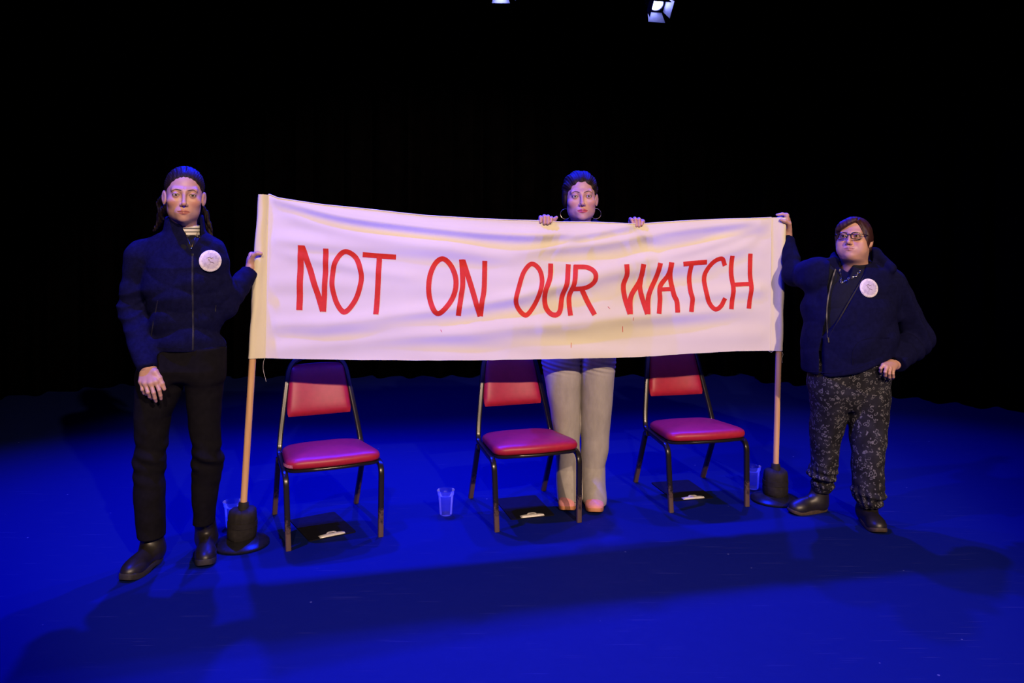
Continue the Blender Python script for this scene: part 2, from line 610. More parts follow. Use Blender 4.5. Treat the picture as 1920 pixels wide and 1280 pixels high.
def s_sph(P, c, r): return np.sqrt(((P - np.asarray(c, f32)) ** 2).sum(1)) - r


def s_cap(P, a, b, ra, rb):
    a = np.asarray(a, f32); b = np.asarray(b, f32)
    ab = b - a
    t = np.clip(((P - a) @ ab) / (ab @ ab + 1e-12), 0, 1)
    d = P - a - t[:, None] * ab
    return np.sqrt((d * d).sum(1)) - (ra + (rb - ra) * t)


def smin(a, b, k):
    h = np.maximum(k - np.abs(a - b), 0) / k
    return np.minimum(a, b) - h * h * k * 0.25


def smax(a, b, k): return -smin(-a, -b, k)


def s_prof(P, prof, k=0.0):
    """vertical tube given by rows (z, cx, cy, rx, ry)"""
    pr = np.array(sorted([tuple(map(float, r)) for r in prof]), dtype=f32)
    z = P[:, 2]
    g = [np.interp(z, pr[:, 0], pr[:, j]).astype(f32) for j in range(1, 5)]
    dx = (P[:, 0] - g[0]); dy = (P[:, 1] - g[1])
    q = np.sqrt((dx / g[2]) ** 2 + (dy / g[3]) ** 2)
    d = (q - 1) * np.minimum(g[2], g[3])
    cap = np.maximum(z - pr[-1, 0], pr[0, 0] - z)
    return smax(d, cap, k) if k > 0 else np.maximum(d, cap)


def rows(data):
    """photograph rows (py, left px, right px, Y, ry) -> (z, cx, cy, rx, ry)"""
    out = []
    for py, xl, xr, Y, ry in data:
        a, b = at(xl, py, Y), at(xr, py, Y)
        out.append((a[2], (a[0] + b[0]) / 2, Y, (b[0] - a[0]) / 2, ry))
    return out


class Wave:
    """sum of sines used for cloth creases"""
    def __init__(s, seed, freq, aniso=(1, 1, 1), n=7):
        r = np.random.RandomState(seed)
        d = r.normal(size=(n, 3)) * np.array(aniso)
        d /= np.linalg.norm(d, axis=1)[:, None]
        s.k = (d * (freq * (0.6 + 0.9 * r.rand(n)))[:, None]).astype(f32)
        s.p = (r.rand(n) * 6.28).astype(f32)
        s.w = (d[::-1] * freq * 0.35).astype(f32)

    def __call__(s, P):
        o = np.zeros(len(P), f32)
        for k, p, w in zip(s.k, s.p, s.w):
            o += np.sin(P @ k + p + 1.3 * np.sin(P @ w + p * 2))
        return o / math.sqrt(len(s.k))


def crease(w, P, amp): return -amp * (np.abs(w(P)) - 0.7)


def group_sdf(lo, hi, fn, pad=0.03):
    lo = np.asarray(lo, f32); hi = np.asarray(hi, f32)

    def g(P):
        q = np.maximum(np.maximum(lo - P, P - hi), 0)
        d = np.sqrt((q * q).sum(1)) + f32(0.004)
        m = d < pad
        if m.any(): d[m] = fn(P[m])
        return d
    return g


def mesh_sdf(name, fn, lo, hi, h, B=8):
    """sparse surface nets"""
    lo = np.asarray(lo, float); hi = np.asarray(hi, float)
    bs = B * h
    n = np.ceil((hi - lo) / bs).astype(int) + 1
    ii = np.stack(np.meshgrid(*[np.arange(k) for k in n], indexing='ij'), -1).reshape(-1, 3)
    cen = (lo + (ii + 0.5) * bs).astype(f32)
    d = np.concatenate([fn(cen[k:k + 200000]) for k in range(0, len(cen), 200000)])
    act = ii[np.abs(d) < bs * 0.8661 * 1.35 + 0.004]
    loc = np.stack(np.meshgrid(*[np.arange(B + 1)] * 3, indexing='ij'), -1).reshape(-1, 3)
    idx = act[:, None, :] * B + loc[None]
    pts = (lo + idx.reshape(-1, 3) * h).astype(f32)
    val = np.concatenate([fn(pts[k:k + 300000]) for k in range(0, len(pts), 300000)])
    val = val.reshape(-1, B + 1, B + 1, B + 1)
    val = np.where(val == 0, f32(1e-7), val)
    neg = val < 0
    c8 = [(a, b, c) for a in (0, 1) for b in (0, 1) for c in (0, 1)]
    cnt = sum(neg[:, a:a + B, b:b + B, c:c + B].astype(np.int8) for a, b, c in c8)
    bi, ci, cj, ck = np.nonzero((cnt > 0) & (cnt < 8))
    if len(bi) == 0: return mesh_np(name, np.zeros((0, 3)), np.zeros((0, 4), int)), np.zeros((0, 3), f32)
    G = act[bi] * B + np.stack([ci, cj, ck], 1)
    N3 = (n * B + 2).astype(np.int64)
    key = lambda g: (g[:, 0].astype(np.int64) * N3[1] + g[:, 1]) * N3[2] + g[:, 2]
    cv = np.stack([val[bi, ci + a, cj + b, ck + c] for a, b, c in c8], 1)
    acc = np.zeros((len(bi), 3), f32); num = np.zeros(len(bi), f32)
    corner = np.array(c8, f32)
    for e0 in range(8):
        for ax in range(3):
            if c8[e0][ax] == 0:
                t = list(c8[e0]); t[ax] = 1; e1 = c8.index(tuple(t))
                v0, v1 = cv[:, e0], cv[:, e1]
                m = (v0 < 0) != (v1 < 0)
                s = np.where(m, v0 / np.where(m, v0 - v1, 1), 0)
                p = corner[e0] + s[:, None] * (corner[e1] - corner[e0])
                acc += p * m[:, None]; num += m
    V = (lo + (G + acc / num[:, None]) * h).astype(f32)
    K = key(G); order = np.argsort(K); Ks = K[order]

    def look(g):
        k = key(g); p = np.clip(np.searchsorted(Ks, k), 0, len(Ks) - 1)
        return np.where(Ks[p] == k, order[p], -1)
    quads = []
    for ax in range(3):
        sl = [slice(0, B)] * 3
        s2 = list(sl); s2[ax] = slice(1, B + 1)
        n0 = neg[(slice(None), *sl)]; n1 = neg[(slice(None), *s2)]
        e = np.nonzero(n0 != n1)
        g = act[e[0]] * B + np.stack(e[1:], 1)
        fl = n0[e]
        a1, a2 = (ax + 1) % 3, (ax + 2) % 3
        o1 = np.zeros(3, int); o1[a1] = 1
        o2 = np.zeros(3, int); o2[a2] = 1
        q = np.stack([look(g - o1 - o2), look(g - o2), look(g), look(g - o1)], 1)
        ok = (q >= 0).all(1); q, fl = q[ok], fl[ok]
        q[~fl] = q[~fl][:, ::-1]
        quads.append(q)
    Q = np.concatenate(quads)
    return mesh_np(name, V, Q), V


def ray_hit(fn, px, py, y0, y1, n=500):
    """world point where the sight line of a pixel first meets a surface (measuring only)"""
    Y = np.linspace(y0, y1, n)
    P = np.stack([(px - 960) / F * Y, Y, HC - (py - YH) / F * Y], 1).astype(f32)
    d = fn(P)
    k = np.nonzero(d < 0)[0]
    k = k[0] if len(k) else int(np.argmin(d))
    p = P[k]
    e = 0.004
    g = np.array([fn((p + np.eye(3, dtype=f32)[a] * e)[None])[0] - fn((p - np.eye(3, dtype=f32)[a] * e)[None])[0] for a in range(3)])
    return p.astype(float), g / (np.linalg.norm(g) + 1e-9)

# ------------------------------------------------------------------ the setting
mb = MB(); mb.box((0, 2.0, -0.05), (14, 17, 0.1))
tag(mb.build('floor', M['floor'], smooth=False), kind='structure')
mb = MB(); mb.box((0, 2.0, 6.05), (14, 17, 0.1))
tag(mb.build('ceiling', M['ceiling'], smooth=False), kind='structure')


def drape(name, path, seed):
    """heavy pleated drape hanging from the grid to the floor"""
    rnd = random.Random(seed)
    P = np.array(smooth_curve(path, 60), float)
    s = np.r_[0, np.cumsum(np.linalg.norm(np.diff(P, axis=0), axis=1))]
    t = np.gradient(P, axis=0); t /= np.linalg.norm(t, axis=1)[:, None]
    nrm = np.c_[-t[:, 1], t[:, 0]]
    ph = rnd.random() * 6
    V, Fs = [], []
    zs = np.linspace(0.012, 5.95, 7)
    for j, z in enumerate(zs):
        a = 0.045 + 0.03 * (1 - z / 6)
        off = a * (np.sin(s * 22 + ph + 0.6 * np.sin(s * 2.1)) + 0.35 * np.sin(s * 41 + 1.0))
        q = P + nrm * off[:, None]
        V += [(x, y, z) for x, y in q]
    n = len(P)
    for j in range(len(zs) - 1):
        for i in range(n - 1):
            Fs.append((j * n + i, j * n + i + 1, (j + 1) * n + i + 1, (j + 1) * n + i))
    m = MB(); m.add(V, Fs)
    o = m.build(name, M['drape'])
    md = o.modifiers.new('thickness', 'SOLIDIFY'); md.thickness = 0.006
    tag(o, kind='structure')


drape('wall_back', [(-4.3, 7.9), (-3.3, 7.95), (-1.6, 7.95), (0.4, 8.0), (2.0, 8.05), (3.0, 8.05), (3.8, 8.0)], 1)
drape('wall_left', [(-5.2, 2.2), (-5.0, 4.6), (-4.6, 6.6), (-4.05, 7.2), (-3.45, 7.6), (-2.9, 7.72)], 2)
drape('wall_right', [(2.3, 7.75), (2.85, 7.45), (3.7, 6.7), (4.6, 6.0), (5.1, 4.2), (5.2, 2.2)], 3)

# ------------------------------------------------------------------ lighting rig
LAMP_Y = 7.0
bar = MB(); bar.sweep([(-4.2, LAMP_Y + 0.02, 3.98), (4.2, LAMP_Y + 0.02, 3.98)], circ(0.024, 16))
tag(bar.build('lighting_bar', M['lamp_body']), 'black steel lighting bar across the dark stage roof', 'bar')


def stage_light(loc, tilt, pan, label, door_spread):
    """fresnel lantern with barn doors, modelled pointing along -Z, hung from the bar by a yoke"""
    root = empty('stage_light', loc, label, 'stage light', 'stage lights over the back of the stage')
    R = (Matrix.Rotation(pan, 4, 'Z') @ Matrix.Rotation(tilt, 4, 'X')) @ Matrix.Scale(0.82, 4)

    def put(m, name, mat, par=root):
        me = m.mesh(name); me.transform(R)
        o = link(name, me, mat, par); me.set_sharp_from_angle(angle=math.radians(40)); return o
    m = MB(); m.lathe([(0.05, 0.235), (0.07, 0.23), (0.078, 0.20), (0.078, 0.02), (0.086, 0.015), (0.086, -0.012), (0.072, -0.012), (0.072, 0.0)], 28, cap=False)
    m.add([(0.05 * math.cos(k * 2 * math.pi / 28), 0.05 * math.sin(k * 2 * math.pi / 28), 0.235) for k in range(28)], [tuple(range(28))])
    for k in range(5): m.box((0, 0.079, 0.05 + 0.035 * k), (0.09, 0.012, 0.008))
    put(m, 'housing', M['lamp_body'])
    m = MB(); m.lathe([(0.0005, -0.016), (0.03, -0.013), (0.055, -0.006), (0.0705, 0.004)], 28, cap=False)
    put(m, 'lens', M['lamp_lens'])
    m = MB(); m.sweep(circle_pts(0.088, 28), rsq(0.005), closed=True)
    put(m, 'gel_frame', M['lamp_body'])
    for k, sp in enumerate(door_spread):           # four hinged leaves: away, toward, and the two sides
        a = k * math.pi / 2
        d = MB()
        w0, w1, L_ = 0.078, 0.095, 0.13
        c, s_ = math.cos(sp), math.sin(sp)
        V = [(-w0, 0, 0), (w0, 0, 0), (w1, s_ * L_, -c * L_), (-w1, s_ * L_, -c * L_)]
        nn = np.array((0, c, s_)) * 0.003
        V = [np.array(v) + (0, 0.09, -0.012) for v in V]
        V += [v + nn for v in V]
        d.add(V, [(3, 2, 1, 0), (4, 5, 6, 7), (0, 1, 5, 4), (1, 2, 6, 5), (2, 3, 7, 6), (3, 0, 4, 7)])
        me = d.mesh('barn_door'); me.transform(R @ Matrix.Rotation(a, 4, 'Z'))
        link('barn_door', me, M['door'], root, smooth=False)
    y = MB()
    top = np.array((0, LAMP_Y + 0.02 - loc[1], 3.98 - loc[2] - 0.02))
    ax = np.array(R.to_3x3() @ Vector((1, 0, 0)))
    cen = np.array(R.to_3x3() @ Vector((0, 0, 0.11)))
    pl = fillet([cen - ax * 0.095, cen - ax * 0.095 + (0, 0, 0.17), cen + ax * 0.095 + (0, 0, 0.17), cen + ax * 0.095], 0.02)
    y.sweep(pl, np.array([(-0.003, -0.015), (0.003, -0.015), (0.003, 0.015), (-0.003, 0.015)]))
    y.sweep([cen + (0, 0, 0.17), top - (0, 0, 0.03)], circ(0.012, 10))
    y.box(top + (0, 0, -0.028), (0.05, 0.06, 0.036))
    y.build('yoke', M['lamp_body'], root)
    return root


def circle_pts(r, n): return [(r * math.cos(2 * math.pi * k / n), r * math.sin(2 * math.pi * k / n), 0) for k in range(n)]


p1 = at(1231, 7, LAMP_Y)
stage_light(tuple(p1), math.radians(-52), math.radians(14), 'lit blue stage light with bright open barn doors, right of the two overhead', (math.radians(28), math.radians(4), math.radians(-4), math.radians(16)))
p2 = at(939, -23, LAMP_Y)
stage_light(tuple(p2), math.radians(-55), math.radians(2), 'blue stage light cut off by the top edge, left of the two overhead', (math.radians(12), math.radians(40), math.radians(30), math.radians(30)))

# ------------------------------------------------------------------ banner poles on weighted stands
YL, YR = floor_y(1020), floor_y(937)


def banner_stand(base, tip, label):
    root = empty('banner_stand', (base[0], base[1], 0), label, 'stand', 'weighted stands holding the banner poles')
    b = np.array((base[0], base[1], 0.0))
    m = MB(); m.lathe([(0.118, 0.0), (0.126, 0.004), (0.1265, 0.010), (0.122, 0.014), (0.09, 0.026), (0.05, 0.036), (0.03, 0.046), (0.0, 0.046)], 48)
    m.build('base_plate', M['base_metal'], root)
    ax = (np.array(tip) - b); ax /= np.linalg.norm(ax)

    def P(z): return ax * (z / ax[2])
    m = MB()
    zs = [0.028, 0.03, 0.045, 0.07, 0.098, 0.102, 0.13, 0.155, 0.166, 0.168]
    rs = [0.045, 0.060, 0.066, 0.067, 0.063, 0.063, 0.064, 0.060, 0.048, 0.02]
    V, Fs, n = [], [], 40
    for z, r in zip(zs, rs):
        for k in range(n):
            a = 2 * math.pi * k / n
            rr = r * (1 + 0.022 * math.sin(3 * a + z * 30) + 0.018 * math.sin(5 * a + 2 + z * 50)) - (0.004 if k % 10 == 0 else 0)
            c = P(z)
            V.append((c[0] + rr * math.cos(a), c[1] + rr * math.sin(a), z + 0.003 * math.sin(2 * a + 1)))
    for i in range(len(zs) - 1):
        for k in range(n): Fs.append((i * n + k, i * n + (k + 1) % n, (i + 1) * n + (k + 1) % n, (i + 1) * n + k))
    Fs += [tuple(range(n - 1, -1, -1)), tuple((len(zs) - 1) * n + k for k in range(n))]
    m.add(V, Fs)
    bag = m.build('weight_bag', M['bag'], root, sharp=60)
    m = MB(); m.sweep([np.array((0.0655 * math.cos(a), 0.0655 * math.sin(a), 0)) + P(0.1) for a in np.linspace(0, 2 * math.pi, 40, endpoint=False)], np.array([(-0.012, -0.0015), (0.012, -0.0015), (0.012, 0.0015), (-0.012, 0.0015)]), closed=True)
    m.build('strap', M['bag'], bag)
    m = MB(); m.sweep([P(0.04), P(0.15), P(0.192), P(0.197)], [circ(0.026, 20), circ(0.026, 20), circ(0.023, 20), circ(0.0185, 20)])
    m.build('collar', M['bag'], root)
    m = MB(); m.sweep([P(0.03), P(0.6), P(1.1), np.array(tip) - b], circ(0.0155, 20))
    m.build('pole', M['pine'], root)
    return root


poleL0, poleL1 = at(457, 940, YL), at(492.5, 367, YL)
poleR0, poleR1 = at(1454.5, 870, YR), at(1466.5, 409, YR)
baseL = poleL0 + (poleL0 - poleL1) * poleL0[2] / (poleL1[2] - poleL0[2])
baseR = poleR0 + (poleR0 - poleR1) * poleR0[2] / (poleR1[2] - poleR0[2])
banner_stand(baseL, poleL1, 'pine banner pole in a round black weighted base, at the N end of the banner')
banner_stand(baseR, poleR1, 'pine banner pole in a round black weighted base, at the H end of the banner')

# ------------------------------------------------------------------ the banner


def banner_y(px):
    """depth of the stretched cloth: it hangs between the two poles"""
    u = np.asarray(px, float) - 960
    return (YL + 0.2277 * 0 + (YR - YL) / 2.63 * 1.195) / (1 - (YR - YL) / 2.63 * u / F)


FOLDS = [  # (polyline in photo rows, width px, height m)
    ([(505, 370), (560, 386), (660, 408), (780, 424), (900, 436), (1010, 440), (1120, 433)], 9, 0.020),
    ([(500, 385), (620, 425), (760, 450), (900, 462)], 13, 0.010),
    ([(520, 448), (640, 462), (820, 472), (960, 484)], 14, 0.010),
    ([(505, 470), (620, 490), (700, 508), (800, 520)], 12, 0.009),
    ([(520, 606), (640, 600), (780, 585), (920, 566), (1050, 536), (1180, 508), (1290, 492), (1390, 462), (1455, 415)], 13, 0.018),
    ([(980, 470), (1120, 456), (1220, 440), (1330, 424), (1460, 410)], 10, 0.016),
    ([(1170, 490), (1260, 478), (1370, 445), (1460, 412)], 11, 0.013),
    ([(1060, 520), (1150, 500), (1230, 480)], 10, 0.008),
    ([(520, 648), (660, 638), (800, 628), (960, 614), (1120, 600), (1260, 590), (1420, 572)], 14, 0.013),
    ([(560, 622), (700, 612), (860, 600)], 13, 0.008),
    ([(1195, 420), (1140, 432), (1060, 448)], 8, 0.010),
    ([(1190, 425), (1230, 450), (1330, 440)], 9, 0.007),
    ([(1280, 560), (1380, 545), (1445, 540)], 12, 0.008),
]


def cloth_push(px, py):
    """fold relief of the cloth (m toward the audience), measured along the cloth"""
    px = np.asarray(px, float); py = np.asarray(py, float)
    if px.ndim == 0: return cloth_push(px[None], py[None])[0]
    out = np.zeros_like(px)
    for pl, w, h in FOLDS:
        C = np.array(smooth_curve(pl_pts(pl), 6))
        xs, ys = C[:, 0], C[:, 1]
        if xs[0] > xs[-1]: xs, ys = xs[::-1], ys[::-1]
        yc = np.interp(px, xs, ys)
        t = (py - yc) / w
        L_ = (xs[-1] - xs[0]) * 0.18
        fade = np.clip((px - xs[0]) / L_ + 0.25, 0, 1) * np.clip((xs[-1] - px) / L_ + 0.25, 0, 1)
        fade[(px < xs[0] - 0.25 * L_) | (px > xs[-1] + 0.25 * L_)] = 0
        out += 1.0 * h * fade * (np.exp(-t * t) * 1.0 - 0.45 * np.exp(-((t - 1.9) / 1.3) ** 2))
    s = px * 0.006; v = py * 0.05
    out += 0.0026 * np.sin(v * 1.6 + 2.2 * np.sin(s * 0.8) + s * 0.8) + 0.0016 * np.sin(v * 3.1 - s * 1.7 + 1.5 * np.sin(s * 1.3 + 2))
    out += 0.012 * np.sin((px - 490) / 960 * math.pi)
    edge = np.clip((px - 497) / 22, 0, 1) * np.clip((1447 - px) / 22, 0, 1)
    return out * edge


def pl_pts(pl): return [np.array(p, float) for p in pl]


TOP = np.array([(498, 366), (505, 364), (522, 371), (560, 377), (600, 383), (650, 388), (700, 393), (760, 400), (800, 404), (850, 407), (900, 410), (960, 412.5), (1000, 413.5), (1045, 416), (1100, 416), (1150, 418), (1180, 419.5), (1210, 419), (1250, 416), (1300, 413), (1350, 411), (1400, 409.5), (1440, 408), (1452, 407)])
BOT = np.array([(490, 671.5), (520, 672), (600, 673.5), (700, 674.5), (800, 675), (900, 674.5), (1000, 673), (1100, 671), (1200, 668), (1300, 662), (1380, 658), (1452, 657.5)])


def banner_pt(px, py, out=0.0):
    px = np.asarray(px, float); py = np.asarray(py, float)
    Y = banner_y(px)
    y2 = Y - cloth_push(px, py) - out
    # the fold relief is applied along the cloth's normal (almost straight toward the audience)
    return np.stack([(px - 960) / F * Y, y2, HC - (py - YH) / F * Y], -1)


bn = empty('banner', (0, 4.0, 0), 'long cream cloth banner painted NOT ON OUR WATCH in red capitals, stretched between two poles', 'banner')
NU, NV = 420, 130
uu = np.linspace(0, 1, NU); vv = np.linspace(0, 1, NV)
U, Vv = np.meshgrid(uu, vv)
rs = np.random.RandomState(4)
fray_t = np.interp(np.arange(NU), np.arange(0, NU, 3), rs.normal(0, 0.5, len(np.arange(0, NU, 3))))
fray_b = np.interp(np.arange(NU), np.arange(0, NU, 9), rs.normal(0, 0.25, len(np.arange(0, NU, 9))))
xl = 503 + (497.5 - 503) * Vv; xr = 1447 + (1444 - 1447) * Vv
PX = xl + (xr - xl) * U
PYt = np.interp(PX, TOP[:, 0], TOP[:, 1]) + fray_t[None, :]
PYb = np.interp(PX, BOT[:, 0], BOT[:, 1]) + fray_b[None, :]
PY = PYt + (PYb - PYt) * Vv
BV = banner_pt(PX.ravel(), PY.ravel()).reshape(NV, NU, 3)
k = np.arange(NV * NU).reshape(NV, NU)
quads = np.stack([k[:-1, :-1], k[1:, :-1], k[1:, 1:], k[:-1, 1:]], -1).reshape(-1, 4)
link('cloth', mesh_np('cloth', BV.reshape(-1, 3), quads), M['calico'], bn, True)

# turned hems along top and bottom
for nm, row, base in (('hem', PYt[0], 0.0),):
    m = MB()
    pts = banner_pt(np.linspace(504, 1446, 200), np.interp(np.linspace(504, 1446, 200), TOP[:, 0], TOP[:, 1]))
    m.sweep(pts, circ(0.0028, 8))
    m.build(nm, M['calico'], bn, True)


def sleeve(p_top, p_bot, seam_top, seam_bot, side, seed):
    """pocket of cloth round the pole, sewn to the sheet along the seam"""
    rnd = np.random.RandomState(seed)
    n, ns = 40, 30
    V = []
    for j in range(n):
        t = j / (n - 1)
        c = np.array(p_top) * (1 - t) + np.array(p_bot) * t
        s = np.array(seam_top) * (1 - t) + np.array(seam_bot) * t
        d = s - c; w = np.linalg.norm(d[:2])
        for q in range(ns):
            a = 2 * math.pi * q / ns
            r = 0.0205 + 0.0014 * math.sin(3 * a + t * 7 + seed) + 0.0012 * math.sin(t * 23 + 2 * a)
            x, y = math.cos(a) * r, math.sin(a) * r
            fx = max(0.0, math.cos(a)) ** 6
            x = x + fx * max(w - r, 0)
            y = y * (1 - 0.85 * fx) + fx * (s[1] - c[1]) * 1.0
            y += 0.003 * math.sin(9 * fx + 5 * t) * fx
            V.append((c[0] + side * x, c[1] + y, c[2] + (s[2] - c[2]) * fx))
    kk = np.arange(n * ns).reshape(n, ns)
    k2 = np.roll(kk, -1, 1)
    Q = np.stack([kk[:-1], k2[:-1], k2[1:], kk[1:]], -1).reshape(-1, 4)
    m = MB(); m.add(V, [tuple(q) for q in Q] + [tuple(kk[0])])
    o = m.build('pole_sleeve', M['calico'], bn, True, sharp=70)
    return o


def on_line(a, b, z):
    t = (z - a[2]) / (b[2] - a[2])
    return a + (b - a) * t


zlb, zrb = at(470, 671, YL)[2], at(1460, 657, YR)[2]
lt = on_line(poleL0, poleL1, poleL1[2] + 0.006)
sleeve(lt, on_line(poleL0, poleL1, zlb), banner_pt(503, 365.5), banner_pt(497.5, 671.5), 1, 1)
rt = on_line(poleR0, poleR1, poleR1[2] + 0.004)
sleeve(rt, on_line(poleR0, poleR1, zrb), banner_pt(1447, 407.5), banner_pt(1444, 657.5), -1, 2)

LET = []


def crop(ox, oy, s, pts): return [(ox + x / s, oy + y / s) for x, y in pts]


c4 = lambda p: crop(440, 340, 3.555, p)
c5 = lambda p: crop(780, 380, 4.0, p)
c6 = lambda p: crop(1120, 380, 4.0, p)
LET.append([(c4([(446, 425), (440, 560), (433, 856)]), 11.8, 0), (c4([(453, 432), (520, 640), (590, 862)]), 11.0, 0), (c4([(611, 447), (605, 640), (594, 866)]), 10.2, 0)])
LET.append([(c4([(750, 468), (812, 512), (845, 610), (838, 700), (800, 800), (735, 868), (680, 805), (652, 690), (662, 570), (700, 493)]), 9.6, 1)])
LET.append([(c4([(855, 487), (960, 496), (1077, 504)]), 9.6, 0), (c4([(966, 500), (960, 640), (946, 882)]), 10.2, 0)])
LET.append([(c5([(205, 420), (262, 470), (298, 560), (295, 660), (250, 755), (170, 828), (118, 760), (98, 660), (108, 540), (150, 450)]), 9.6, 1)])
LET.append([(c5([(343, 424), (352, 600), (340, 700), (319, 846)]), 9.6, 0), (c5([(352, 430), (420, 640), (482, 850)]), 9.8, 0), (c5([(517, 434), (512, 640), (497, 740), (484, 850)]), 9.4, 0)])
LET.append([(c5([(865, 458), (922, 495), (945, 580), (925, 680), (880, 780), (825, 841), (772, 800), (750, 730), (772, 630), (808, 520)]), 8.6, 1)])
LET.append([(c5([(1010, 455), (1004, 560), (968, 670), (970, 770), (1005, 826), (1050, 838), (1080, 805), (1096, 700), (1130, 600), (1142, 460)]), 9.2, 0)])
LET.append([(c5([(1198, 465), (1185, 600), (1151, 690), (1148, 760), (1158, 843)]), 9.0, 0), (c5([(1185, 479), (1285, 484), (1340, 525), (1335, 590), (1270, 636), (1165, 646)]), 8.8, 0), (c5([(1240, 642), (1290, 750), (1337, 836)]), 9.4, 0)])
LET.append([(c6([(215, 459), (218, 540), (195, 620), (205, 710), (240, 831)]), 9.2, 0), (c6([(243, 831), (252, 700), (320, 580), (342, 458)]), 9.4, 0), (c6([(338, 480), (325, 580), (322, 660), (370, 831)]), 9.0, 0), (c6([(374, 831), (385, 690), (440, 560), (468, 450)]), 9.0, 0)])
LET.append([(c6([(550, 445), (530, 540), (470, 630), (468, 730), (457, 828)]), 8.8, 0), (c6([(553, 445), (545, 540), (570, 680), (594, 740), (596, 820)]), 9.0, 0), (c6([(472, 649), (562, 645)]), 7.6, 0)])
LET.append([(c6([(639, 459), (730, 450), (818, 444)]), 9.0, 0), (c6([(702, 455), (690, 560), (696, 660), (710, 725), (699, 815)]), 8.6, 0)])
LET.append([(c6([(958, 472), (930, 419), (862, 450), (806, 540), (808, 640), (835, 745), (880, 796), (925, 772), (956, 714)]), 8.4, 0)])
LET.append([(c6([(1011, 397), (1003, 520), (1016, 640), (1002, 797)]), 8.6, 0), (c6([(1148, 381), (1144, 520), (1151, 630), (1135, 793)]), 8.4, 0), (c6([(1005, 615), (1085, 610), (1160, 607)]), 7.6, 0)])


def stroke(m, pts, w, closed, lift):
    P = np.array(smooth_curve(pl_pts(pts), 10 if len(pts) > 2 else 8, bool(closed)))
    T = (np.roll(P, -1, 0) - np.roll(P, 1, 0)) if closed else np.gradient(P, axis=0)
    T /= np.linalg.norm(T, axis=1)[:, None]
    Nn = np.c_[-T[:, 1], T[:, 0]]
    K = 5
    grid = np.stack([P + Nn * (w * (j / (K - 1) - 0.5)) for j in range(K)], 1)
    V = banner_pt(grid[..., 0].ravel(), grid[..., 1].ravel(), lift).reshape(-1, 3)
    n = len(P); Fs = []
    for i in range(n if closed else n - 1):
        i2 = (i + 1) % n
        for j in range(K - 1): Fs.append((i * K + j, i2 * K + j, i2 * K + j + 1, i * K + j + 1))
    m.add(V, Fs)


for strokes in LET:
    m = MB()
    for q, (pts, w, cl) in enumerate(strokes): stroke(m, pts, w, cl, 0.0016 + 0.0003 * q)
    link('letter', m.mesh('letter'), M['letter'], bn, True)
for (x0, y0, x1, y1, w) in ((1071, 642, 1070.5, 651, 0.9), (1167, 611, 1167.5, 622, 0.9), (1186.5, 594, 1186, 600, 0.8), (1139, 574, 1143, 578, 0.8), (827, 617, 829, 621, 0.9), (820, 382, 821, 383, 0.5)):
    if y0 < 400: continue
    m = MB(); stroke(m, [(x0, y0), ((x0 + x1) / 2, (y0 + y1) / 2), (x1, y1)], w, 0, 0.0015)
    link('paint_drip', m.mesh('paint_drip'), M['letter'], bn, True)


def thread(pts, Y):
    m = MB(); m.sweep(smooth_curve([at(x, y, Y) for x, y in pts], 6), circ(0.0007, 6))
    m.build('loose_thread', M['thread'], bn, True)


thread([(497, 671), (494, 679), (493.5, 692), (496, 703), (499, 715)], YL - 0.005)
thread([(1440, 657), (1446, 660), (1452, 657), (1458, 659)], YR - 0.004)
thread([(1465, 657), (1468, 664), (1466, 672), (1467, 680)], YR - 0.004)

# ------------------------------------------------------------------ chairs


